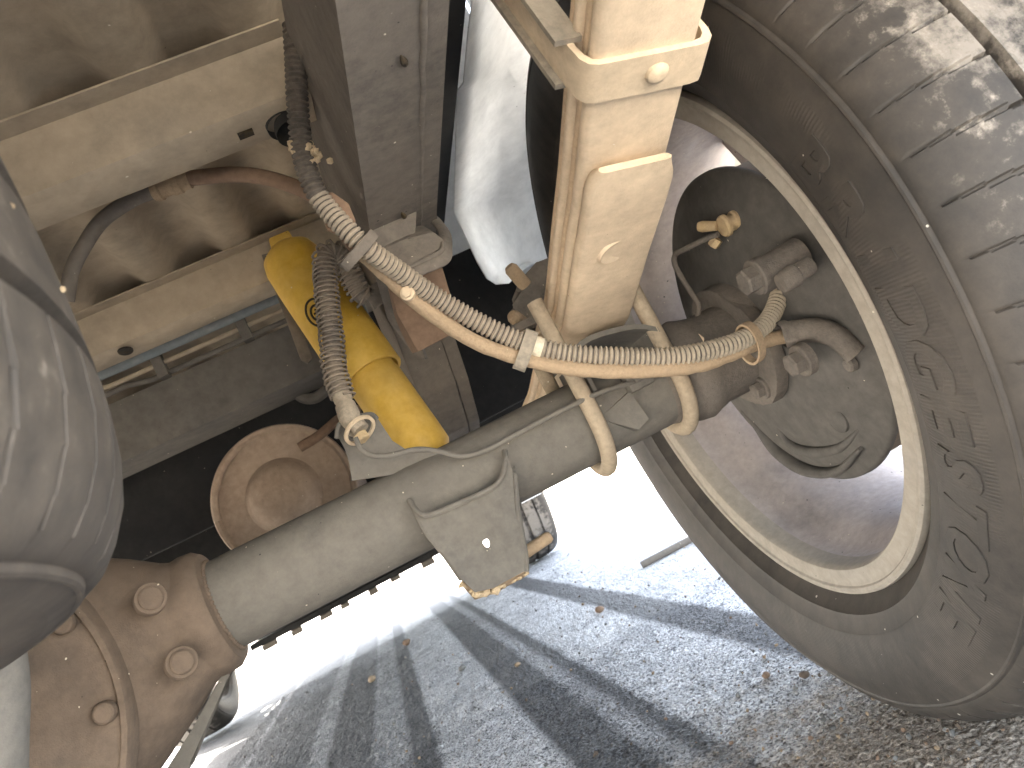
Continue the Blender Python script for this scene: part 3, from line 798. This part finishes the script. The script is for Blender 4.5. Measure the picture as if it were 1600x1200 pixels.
def band(name, i0, rad, mat, parent, half=.006, off=(0, 0, 0), th=.0014, sy=1.6):
    """strap round conduit and cable together"""
    c0 = P[i0]; t_ = (P[i0+3]-P[i0-3]).normalized()
    ax_, u_, v_ = axes(t_)
    c = c0+Vector(off)
    dv = Vector(off).normalized() if Vector(off).length else v_
    dv = (dv-t_*dv.dot(t_)).normalized(); du = t_.cross(dv)
    bm = bmesh.new(); rings = []
    for (h, r_) in ((-half, rad), (half, rad), (half, rad-th), (-half, rad-th)):
        rings.append([bm.verts.new(c+t_*h+r_*math.cos(2*PI*k/32)*du+(r_*sy+0)*math.sin(2*PI*k/32)*dv) for k in range(32)])
    for A, B in zip(rings, rings[1:]+rings[:1]):
        for k in range(32): bm.faces.new((A[k], A[(k+1) % 32], B[(k+1) % 32], B[k]))
    return link(name, mesh_of(bm), mat, parent, 30)
def nearest(p_):
    p_ = Vector(p_); return min(range(5, len(P)-5), key=lambda i: (P[i]-p_).length)
dn = Vector(cam_r)*.10-Vector(cam_u)*1.0
i1 = nearest((0.49,-0.12,0.459))
band('strap', i1, .0108, 'channel', cond, .0052, tuple(dn*.0058))
i2 = nearest((0.402,-0.172,0.57))
band('strap', i2, .0112, 'rail', cond, .004, tuple((Vector(cam_u)*-1-Vector(cam_r)*.6).normalized()*.005))
i3 = nearest((0.666,-0.118,0.382))
band('strap', i3, .0115, 'cable', cond, .0045, tuple(dn*.006))
i4 = nearest((0.497,-0.12,0.452))
band('cream_tape', i4, .0086, 'white_tape', cond, .0045, sy=1.)
bolt('cable_stud', (0.419,-0.146,0.529), (-.3, -1, 0), .0038, .004, 'clip', pk)
# mud daubed on the conduit by the frame rail
bm = bmesh.new(); random.seed(11)
for i in range(46):
    q = Vector((0.398,-0.18,0.646))+Vector((random.gauss(0, .0028), random.gauss(0, .003), random.gauss(0, .005)))
    if i > 34: q = Vector((0.387,-0.178,0.652))+Vector((random.gauss(0, .0012), random.gauss(0, .002), random.gauss(0, .007)))
    g_ = bmesh.ops.create_icosphere(bm, subdivisions=1, radius=random.uniform(.0014, .0036))
    for v_ in g_['verts']: v_.co = v_.co*random.uniform(.7, 1.3)+q
link('dried_mud_lump', mesh_of(bm), 'mud', cond, 10)['kind'] = 'stuff'

# ---- frame rail
RB = [(-1.15, .605), (-.40, .6055), (-.10, .603), (.05, .600), (.10, .590), (.20, .500), (.28, .455), (.36, .435), (.55, .420), (3.6, .415)]
RT_ = [(3.6, .535), (.55, .545), (.40, .570), (.30, .60), (.20, .67), (.10, .735), (.0, .748), (-.12, .745), (-.28, .715), (-1.15, .715)]
bm = bmesh.new()
def railpoly(x): return [(x, y, z) for y, z in RB]+[(x, y, z) for y, z in RT_]
prism_bm(bm, railpoly(.420), (.047, 0, 0), .004, 3)
rail = link('frame_rail', mesh_of(bm), 'rail', T, 40)
rail['label'] = 'dusty dark frame rail above the axle'
bm = bmesh.new()
prism_bm(bm, [(.4675, y, z+.001) for y, z in RB]+[(.4675, y, z-.004) for y, z in RT_], (.0155, 0, 0), .002)
link('rail_flange', mesh_of(bm), 'rail', rail, 40)
bm = bmesh.new(); 
sp = [Vector((.4672+.0012*noise.noise(Vector((y*40, 0, 0))), y, .6048+.0006*noise.noise(Vector((y*90, 1, 0))))) for y in np.linspace(-1., .04, 120)]
tube_bm(bm, sp, lambda f_, i: .0021+.0006*noise.noise(Vector((i*.6, 3, 0))), 8)
link('weld_seam', mesh_of(bm), 'rail', rail, 60)
# drain holes: dark torn slots
for q in (((0.454,-0.327,0.604)), ((0.45,-0.108,0.602))):
    tube('torn_slot', [Vector(q)+Vector((-.001, -.006, 0)), Vector(q)+Vector((.0005, 0, -.0008)), Vector(q)+Vector((.0015, .006, 0))], lambda f_, i: .0006+.0017*math.sin(PI*f_), 'ink', rail, 8)
# far side rail of the ladder frame
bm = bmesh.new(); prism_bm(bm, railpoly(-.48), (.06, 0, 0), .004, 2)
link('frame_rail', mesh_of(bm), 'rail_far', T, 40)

# ---- bracket strap and bump stop under the rail
bmp = prism('bump_stop', [(0.422,-0.03,0.586), (0.428,-0.05,0.569), (0.472,-0.05,0.572), (0.46,-0.05,0.505), (0.416,-0.05,0.503), (0.416,-0.04,0.545)], (0, .055, .012), 'stop', T, .003, label='reddish brown bump stop block below the frame rail')
prism('bump_stop_bracket', [(0.42,-0.1,0.587), (0.423,-0.11,0.567), (0.428,-0.112,0.559), (0.467,-0.112,0.561), (0.471,-0.112,0.567), (0.466,-0.11,0.578), (0.446,-0.108,0.582)], (0, .03, .02), 'rail', rail, .003)
tube('bracket_strap', [(0.421,-0.115,0.551), (0.443,-0.117,0.551), (0.462,-0.117,0.551), (0.469,-0.112,0.56), (0.478,-0.09,0.579), (0.483,-0.06,0.601), (0.487,-0.03,0.618)], .0035, 'rail', rail, 10, flat=1.6)
tube('bracket_strap', [(0.425,-0.117,0.556), (0.445,-0.119,0.556), (0.463,-0.119,0.557), (0.469,-0.112,0.565)], .0022, 'rail', rail, 8)
prism('side_bracket', [(0.416,-0.05,0.604), (0.423,-0.05,0.598), (0.426,-0.02,0.54), (0.427,0.02,0.508), (0.42,0.03,0.514), (0.409,0,0.554)], (.004, .01, 0), 'rail', rail, .002)
# clip bracket that carries the conduit
prism('conduit_bracket', [(0.388,-0.17,0.622), (0.4,-0.17,0.617), (0.407,-0.17,0.604), (0.406,-0.17,0.589), (0.398,-0.17,0.584), (0.389,-0.17,0.593), (0.388,-0.17,0.586), (0.384,-0.17,0.59), (0.385,-0.17,0.604)], (0, .006, .002), 'stop', rail, .0015)

# ---- shock absorber
S0, S1 = Vector((0.352,0.155,0.723)), Vector((0.391,0.078,0.427))
sa = (S1-S0).normalized(); SL = (S1-S0).length
shock = lathe('shock_absorber', [(.004, 0), (.004, .012), (.008, .022), (.016, .0305), (.028, .0335), (.06, .0345), (.17, .0352), (.1995, .0352), (.2005, .0345), (.2005, .031), (.196, .031)], S0, sa, 'yellow', T, 56, label='bright yellow shock absorber with black printed emblem')
lathe('lower_tube', [(.185, .0275), (.202, .0280), (.206, .0290), (SL-.02, .0290), (SL-.004, .0285), (SL+.006, .022), (SL+.008, 0)], S0, sa, 'yellow', shock, 56)
ce = S0-sa*.012
prism('upper_mount', [(0.342,0.15,0.737), (0.367,0.15,0.737), (0.368,0.15,0.716), (0.357,0.15,0.707), (0.339,0.15,0.719)], (0, .028, 0), 'yellow', shock, .004)
lathe('lower_eye', [(-.02, .012), (-.02, .02), (.02, .02), (.02, .012)], S0+sa*(SL+.02), (1, 0, 0), 'yellow', shock, 28, True)
# black emblem printed on the sleeve: two nested open curves and a small cross, as thin raised print
side = (Vector(cam.matrix_world.translation)-(S0+sa*.13)).normalized()
side = (side-sa*side.dot(sa)).normalized(); tang = sa.cross(side)
def onshock(u, h, r_=.0353): return S0+sa*h+side*math.cos(u/r_)*r_+tang*math.sin(u/r_)*r_
E = Vector((0.357,0.1,0.616))
def pr(curve_, wd=.0011):
    bm = bmesh.new(); tube_bm(bm, spline([onshock(*c) for c in curve_], 8), wd, 6, True)
    link('printed_emblem', mesh_of(bm), 'ink', shock, 60)
eh, eu = (E-S0).dot(sa), 0.0
def epr(cx, ch, a0, a1, rx, rh, wd=.0013):
    pr([(cx+rx*math.cos(a), ch+rh*math.sin(a)) for a in np.linspace(a0, a1, 9)], wd)
EMU = .0095
epr(EMU, eh, -2.6, 3.0, .0125, .0165)
epr(EMU, eh+.001, -2.2, 2.6, .0068, .0095)
pr([(EMU-.003, eh), (EMU+.004, eh)]); pr([(EMU, eh-.004), (EMU, eh+.004)])

# ---- brake hose in its spring guard
BH = [(0.401,0.015,0.585), (0.397,0.012,0.593), (0.397,0.008,0.611), (0.398,0.004,0.629), (0.392,0,0.637), (0.383,-0.002,0.635), (0.376,-0.004,0.62), (0.366,-0.008,0.592), (0.354,-0.012,0.556), (0.344,-0.016,0.526), (0.34,-0.02,0.5)]
HB, L2 = resample(spline(BH, 12), .0024)
bm = bmesh.new(); tube_bm(bm, HB, .0078, 14)
hose = link('brake_hose', mesh_of(bm), 'hose', T, 60)
hose['label'] = 'flexible brake hose inside a steel spring guard'
Ph, L2 = resample(spline(BH, 12), .00055)
F = frames(Ph); pts = []
for i, (p_, (t_, a_, b_)) in enumerate(zip(Ph, F)):
    s = i*.00055
    pitch = .0049
    ang = 2*PI*s/pitch
    pts.append(p_+(.0112+.0004*math.sin(s*300))*(math.cos(ang)*a_+math.sin(ang)*b_))
bm = bmesh.new(); tube_bm(bm, pts, .00135, 7)
link('spring_guard', mesh_of(bm), 'hose', hose, 60)
q0, q1 = Vector((0.34,-0.02,0.503)), Vector((0.336,-0.05,0.454))
hx = (q1-q0).normalized()
lathe('hose_fitting', [(0, .0085), (.006, .0085), (.008, .0075), (.012, .0075), (.014, .0092), (.024, .0098), (.030, .0098), (.034, .0085), (.040, .006), (.046, .006)], q0, hx, 'conduit', hose, 24)
lathe('retaining_clip', [(-.0012, .0125), (-.0012, .0155), (.0012, .0155), (.0012, .0125)], (0.341,-0.04,0.464), (.25, -.5, -.8), 'clip', hose, 28, True)
bolt('pipe_nut', (0.339,-0.045,0.462), (.2, -.3, -1), .0062, .009, 'brass', hose, False)
lathe('hose_end', [(-.006, 0), (-.006, .0075), (.006, .0075), (.006, 0)], (0.341,-0.04,0.469), (.25, -.3, -1), 'conduit', hose, 20)
tube('hose_arm', [(0.402,0.02,0.584), (0.421,0.02,0.588), (0.449,0.03,0.588)], .006, 'rail', hose, 10, curve=False, flat=1.8)

# ---- bed floor and cross members
bm = bmesh.new()
pr_ = []; x = -.72
zf = .75
while x < .42:
    pr_ += [(x, zf), (x+.030, zf), (x+.044, zf+.016), (x+.078, zf+.016)]
    x += .092
rows = []
for y in (-1.168, -.4, .2, .798):
    rows.append([bm.verts.new((x_, y, z_)) for x_, z_ in pr_])
for A, B in zip(rows, rows[1:]):
    for i in range(len(A)-1): bm.faces.new((A[i], A[i+1], B[i+1], B[i]))
r0 = [e for e in bm.edges]
floor = link('bed_floor', mesh_of(bm), 'floor', T, 180)
sm = floor.modifiers.new('s', 'SOLIDIFY'); sm.thickness = .0015; sm.offset = 1
floor['label'] = 'corrugated underside of the load bed'
def hat(name, y0, mat, parent, zb=.700, wb=.050, x0=-.62, x1=.4195, rear=.004, fl=.020):
    """pressed hat-section cross member: flange, rear web, bottom, front web, flange"""
    s = [(y0-rear-fl, zf-.002), (y0-rear, zf-.002), (y0-.0005, zb+.012), (y0, zb+.004), (y0+.006, zb), (y0+wb-.006, zb), (y0+wb, zb+.005), (y0+wb+rear, zf-.002), (y0+wb+rear+fl, zf-.002)]
    up_ = [(s[0][0], s[0][1]+.0016), (s[1][0]+.002, s[1][1]+.0016), (y0+.0025, zb+.010), (y0+.008, zb+.003), (y0+wb-.008, zb+.003), (y0+wb-.0025, zb+.010), (s[-2][0]-.002, s[-2][1]+.0016), (s[-1][0], s[-1][1]+.0016)]
    bm = bmesh.new()
    prism_bm(bm, [(x0, y, z) for y, z in s]+[(x0, y, z) for y, z in up_[::-1]], (x1-x0, 0, 0))
    return link(name, mesh_of(bm), mat, parent, 50)
h1 = hat('crossmember', -.167, 'bed', floor)
h2 = hat('crossmember', .188, 'bed', floor)
hat('crossmember', -.55, 'bed', floor)
q = (0.362,-0.146,0.698)
box('slot', q[0]-.006, q[0]+.006, q[1]-.004, q[1]+.004, .6975, .6995, 'ink', floor, 0)
q = (0.142,0.199,0.698)
lathe('oval_hole', [(0, 0), (0, .014), (.0015, .0145)], (q[0], q[1], .6978), (0, 0, 1), 'ink', floor, 24, sy=.55)
lathe('grommet', [(-.006, 0), (-.006, .012), (.0, .014), (.006, .014)], (0.392,-0.141,0.7), (0, -.3, -1), 'black', floor, 24)
lathe('grommet', [(-.006, 0), (-.006, .012), (.0, .014), (.006, .014)], (0.396,-0.145,0.69), (0, -.3, -1), 'black', floor, 24)
# transverse pipe and dark chassis cross members beyond
tube('transverse_pipe', [(-.3, .300, .7205), (.335, .300, .7205)], .0085, 'tube_blue', T, 14, curve=False)
cb = box('chassis_crossmember', -.42, .42, .33, .43, .612, .69, 'beam', T, .008)
tube('brake_line', [(-.42, .325, .700), (.10, .325, .700), (.13, .325, .694), (.42, .325, .694)], .0038, 'beam', cb, 8, curve=False)
tube('brake_line', [(-.42, .322, .715), (.05, .322, .715), (.08, .322, .708), (.42, .322, .708)], .0032, 'bed', cb, 8, curve=False)
for x in (.14, .255): box('line_clip', x, x+.014, .312, .332, .688, .722, 'beam', cb, .003)
prism('hanger_strap', [(0.327,0.17,0.73), (0.343,0.17,0.727), (0.328,0.19,0.598), (0.32,0.19,0.595), (0.315,0.19,0.602)], (0, .006, 0), 'rail', T, .0015)
prism('shock_crossmember', [(0.309,0.22,0.756), (0.35,0.22,0.782), (0.431,0.22,0.773), (0.46,0.22,0.686), (0.453,0.22,0.635), (0.396,0.22,0.697), (0.32,0.22,0.715)], (0, .05, 0), 'rail_far', T, .006)
tube('small_hook_pipe', [(0.281,0.42,0.634), (0.286,0.42,0.611), (0.303,0.42,0.601), (0.328,0.42,0.606)], .008, 'beam', T, 10)
prism('brace', [(0.086,0.75,0.713), (0.126,0.75,0.706), (0.179,0.75,0.634), (0.142,0.75,0.633)], (0, .02, 0), 'bed', T, .002)
prism('brace', [(0.203,0.75,0.714), (0.254,0.75,0.716), (0.286,0.75,0.634), (0.225,0.75,0.625)], (0, .02, 0), 'beam', T, .002)

# ---- muffler
mc = Vector((0.211,0.4,0.49))
muf = lathe('muffler', [(.5, .088), (.006, .0935), (.002, .0985), (-.004, .0995), (-.008, .0975), (-.008, .0930), (-.0045, .0890), (-.007, .080), (-.010, .060), (-.011, .052), (-.018, .0475), (-.031, .043), (-.041, .032), (-.046, .018), (-.047, .0)], mc, (0.02, 1, 0), 'muffler', T, 96, label='rusty round muffler end beyond the axle')
arc = []
for k in range(8):
    a = PI*(.62+.05*k)
    arc.append(mc+Vector((-.0, -.012, 0))+Vector((.091*math.cos(a), 0, .091*math.sin(a))))
tube('muffler_seam', arc, .005, 'muffler', muf, 10)
tube('muffler_hanger', [(0.257,0.38,0.539), (0.289,0.38,0.543), (0.321,0.4,0.555), (0.351,0.42,0.559)], .007, 'stop', muf, 10)

# ---- inner wheelhouse panel and bed side
bm = bmesh.new()
L_ = [(0.6,-0.11,0.773), (0.6,-0.081,0.771), (0.6,-0.03,0.772), (0.6,0.046,0.77), (0.6,0.081,0.782), (0.6,0.184,0.773), (0.6,0.375,0.758), (0.6,0.382,0.723), (0.6,0.391,0.678), (0.605,0.407,0.653), (0.62,0.433,0.645), (0.64,0.437,0.639)]
R_ = [(0.84,0.165,0.897), (0.84,0.195,0.884), (0.84,0.239,0.865), (0.84,0.305,0.837), (0.84,0.338,0.822), (0.84,0.406,0.793), (0.84,0.551,0.73), (0.84,0.604,0.707), (0.84,0.635,0.694), (0.84,0.652,0.687), (0.84,0.664,0.682), (0.84,0.674,0.677)]
rows = []
for a_, b_ in zip(L_, R_):
    row = []
    for k in range(9):
        f_ = k/8; p_ = Vector(a_).lerp(Vector(b_), f_)
        p_ += Vector((0, 0, .022*math.sin(PI*f_)-.010*(1 if .42 < f_ < .8 else 0)))
        row.append(bm.verts.new(p_))
    rows.append(row)
for A, B in zip(rows, rows[1:]):
    for i in range(8): bm.faces.new((A[i], A[i+1], B[i+1], B[i]))
pan = link('wheelhouse_panel', mesh_of(bm), 'panel', T, 60)
pan['label'] = 'pale painted wheelhouse panel between frame rail and tyre'
m_ = pan.modifiers.new('s', 'SOLIDIFY'); m_.thickness = .002
# arch liner over the tyre
bm = bmesh.new(); rows = []
for k in range(41):
    a = math.radians(-8+196*k/40)
    rows.append([bm.verts.new((x, .0+.455*math.cos(a), .385+.455*math.sin(a))) for x in (.80, .83, .86, .90, .935)])
for A, B in zip(rows, rows[1:]):
    for i in range(4): bm.faces.new((A[i], A[i+1], B[i+1], B[i]))
al = link('arch_liner', mesh_of(bm), 'panel', T, 60)
m_ = al.modifiers.new('s', 'SOLIDIFY'); m_.thickness = .002
def bedside(x0, s):
    """outer bed side with the round wheel opening"""
    out = [(-1.18, .68), (-.56, .62)]
    for k in range(25):
        a = PI*(1-k/24)
        out.append((.46*math.cos(a), .40+.46*math.sin(a)))
    out += [(.52, .43), (.80, .43), (.80, 1.38), (-1.18, 1.38)]
    prism('bed_side', [(x0, y, z) for y, z in out], (s*.012, 0, 0), 'panel', T, .002)
bedside(.935, 1); bedside(-.935, -1)
bm = bmesh.new()
box_bm(bm, .478, .598, -.55, .66, .775, .80, .003)
link('dark_gap_box', mesh_of(bm), 'black', T)  # black box put in for the shadowed gap between rail and panel
box('tailgate', -.93, .93, -1.21, -1.17, .72, 1.38, 'panel', T, .004)
box('rear_bumper', -.85, .85, -1.36, -1.24, .60, .72, 'black', T, .02)
box('bed_front_wall', -.93, .93, .802, .830, .56, 1.38, 'panel', T, .002)
prism('splash_shield', [(.40, .72, .485), (.74, .72, .497), (.74, .72, .80), (.40, .72, .80)], (0, .01, 0), 'black', T, .002)
box('fuel_tank', -.45, .33, .86, 1.7, .415, .74, 'black', T, .03)
box('spare_shield', -.60, .40, .60, .615, .52, .745, 'black', T, .002)
box('sun_leak_lid', -.93, .93, -1.16, .83, 1.385, 1.41, 'black', T, .004)  # unseen lid added over the bed to keep sun from leaking through
# cab and front end, seen only from below and between the wheels
box('cab_floor', -.86, .86, .84, 3.0, .46, .56, 'black', T, .02)
box('cab_body', -.92, .92, .84, 2.9, .565, 1.75, 'panel', T, .06)
box('engine_bay', -.92, .92, 2.91, 4.05, .60, 1.15, 'panel', T, .06)
box('front_skid_plate', -.50, .93, 3.05, 3.85, .2355, .262, 'black', T, .004)
box('transmission', -.16, .16, .95, 2.5, .33, .48, 'black', T, .04)
box('engine_sump', -.45, .45, 2.5, 3.9, .28, .62, 'black', T, .03)
random.seed(21)
for i, x in enumerate(np.linspace(-.44, .42, 8)):
    x = float(x)+random.uniform(-.02, .02); w_ = random.uniform(.025, .045)
    box('skid_plate_lug', x, x+w_*1.6, 3.04, 3.06+w_, .2345-random.uniform(.016, .028), .2350, 'rail', T, .005)
for s in (1, -1):
    box('sill', .80*s if s > 0 else -.95, .95 if s > 0 else -.80, .86, 2.62, .43, .56, 'panel', T, .02)
    sb = tube('side_step', [(1.075*s, .40, .36), (1.075*s, 1.6, .36), (1.075*s, 2.62, .36)], .034, 'black', T, 20, curve=False)
    for y in (1.0, 1.7, 2.4): box('step_bracket', .82 if s > 0 else -.98, .98 if s > 0 else -.82, y, y+.03, .40, .425, 'black', sb, .004)
    box('front_mud_flap', .62 if s > 0 else -.90, .90 if s > 0 else -.62, 2.665, 2.68, .275, .62, 'panel', T, .004)
    box('front_fender', .90 if s > 0 else -.925, .925 if s > 0 else -.90, 3.50, 4.02, .45, 1.1, 'panel', T, .004)
box('front_bumper', -.9, .9, 3.95, 4.15, .40, .62, 'panel', T, .03)
# tail pipe end beside the axle housing
tp = tube('tail_pipe', [(0.086,-0.198,0.44), (0.08,-0.195,0.421), (0.071,-0.19,0.395), (0.057,-0.185,0.367), (0.039,-0.177,0.332)], .021, 'pale', T, 24)

# ================================================================== spare wheel slung under the bed
SPN = Vector((-.018, .005, 1)).normalized()
spr = thing('spare_wheel', 'spare wheel slung flat under the bed, its worn dusty tyre filling the left edge', 'spare wheel', (-.106, -.549, .520))
wd, ro, ty = wheel(spr, (0, 0, 0), hi=False)
ty.data = TY_HI.copy(); ty.data.materials[0] = M['tyre_spare']
wd.rotation_euler = (0, -PI/2-.018, .005)
# loose chips of gravel stuck to the spare
random.seed(5)
bm = bmesh.new()
for i in range(60):
    a = math.radians(random.uniform(-40, 16)); h = random.uniform(-.125, .10)
    r_ = .3865 if abs(h) < .09 else (.372 if abs(h) < .115 else .345)
    q = Vector((r_*math.cos(a), r_*math.sin(a), h))
    g_ = bmesh.ops.create_icosphere(bm, subdivisions=1, radius=random.uniform(.0006, .0018))
    for v_ in g_['verts']: v_.co = v_.co*random.uniform(.7, 1.4)+q
grit = link('stuck_grit', mesh_of(bm), 'mud', wd, 10)
grit.rotation_euler = (0, PI/2, 0); grit['kind'] = 'stuff'

# ================================================================== things on the ground
rng = np.random.default_rng(4)
bm = bmesh.new(); g_ = bmesh.ops.create_icosphere(bm, subdivisions=1, radius=1.)
iv = np.array([v_.co[:] for v_ in bm.verts]); fi = np.array([[v_.index for v_ in f_.verts] for f_ in bm.faces]); bm.free()
NG = 2600
gx = rng.uniform(-.45, 1.15, NG); gy = rng.uniform(-.35, 1., NG)**1.; gy = np.where(rng.random(NG) < .45, rng.uniform(.8, 3., NG), gy)
near = rng.random(NG) < .30
gx = np.where(near, rng.normal(.72, .16, NG), gx); gy = np.where(near, rng.normal(-.02, .16, NG), gy)
sz = .0007+.0024*rng.random(NG)**4
allv = iv[None]*(1+.35*rng.standard_normal((NG, len(iv), 1)).clip(-1, 1))*sz[:, None, None]*rng.uniform(.7, 1.3, (NG, 1, 3))
allv += np.stack([gx, gy, sz*.4], -1)[:, None, :]
me = bpy.data.meshes.new('gravel')
me.from_pydata(allv.reshape(-1, 3).tolist(), [], (fi[None]+np.arange(NG)[:, None, None]*len(iv)).reshape(-1, 3).tolist())
gv = link('grit', me, ['pebble', 'pale', 'diff', 'stop'], None, 30)
mi = np.repeat(rng.choice(4, NG, p=[.25, .45, .15, .15]), len(fi))
me.polygons.foreach_set('material_index', mi.astype(np.int32))
gv['label'] = 'loose grit scattered over the ground under the truck'; gv['category'] = 'grit'; gv['kind'] = 'stuff'
def pebble(p, s, label, mat='pebble', seed=0):
    random.seed(seed)
    bm = bmesh.new(); g_ = bmesh.ops.create_icosphere(bm, subdivisions=2, radius=s)
    for v_ in g_['verts']:
        v_.co = v_.co*(1+.3*noise.noise(v_.co/s*.9+Vector((seed*3., 0, 0))))
        v_.co.z *= .75
    o = link('pebble', mesh_of(bm), mat, None, 50, loc=(p[0], p[1], s*.55))
    o['label'] = label; o['category'] = 'pebble'; o['group'] = 'pebbles scattered under the truck'
pebble((0.425,1.119,0.005), .0065, 'small orange-brown pebble between the axle bracket and the bottom edge of the photo', 'pebble', 1)
pebble((0.66,1.2,0.004), .011, 'dark reddish pebble in the grey strip, farthest right of the scattered ones', 'stop', 2)
pebble((0.019,2.081,0.005), .014, 'brown rounded pebble, leftmost of those scattered under the truck', 'pebble', 3)
pebble((0.142,2.542,0.005), .016, 'dark brown pebble far under the truck, above the leftmost one', 'stop', 4)
pebble((0.308,1.421,0.005), .010, 'pale grey pebble in the shadow between two brown ones', 'pale', 5)
pebble((0.662,0.277,0.005), .0055, 'reddish pebble on the lit ground nearest the tyre', 'stop', 6)
pebble((0.684,0.212,0.005), .0060, 'dark pebble beside the tyre foot', 'diff', 7)
rod = tube('metal_rod', [(0.857,1.44,0.01), (0.951,1.43,0.01), (1.048,1.415,0.01)], .010, 'rail', None, 12, curve=False)
rod['label'] = 'thin dark rod lying on the sunlit ground behind the tyre'; rod['category'] = 'rod'
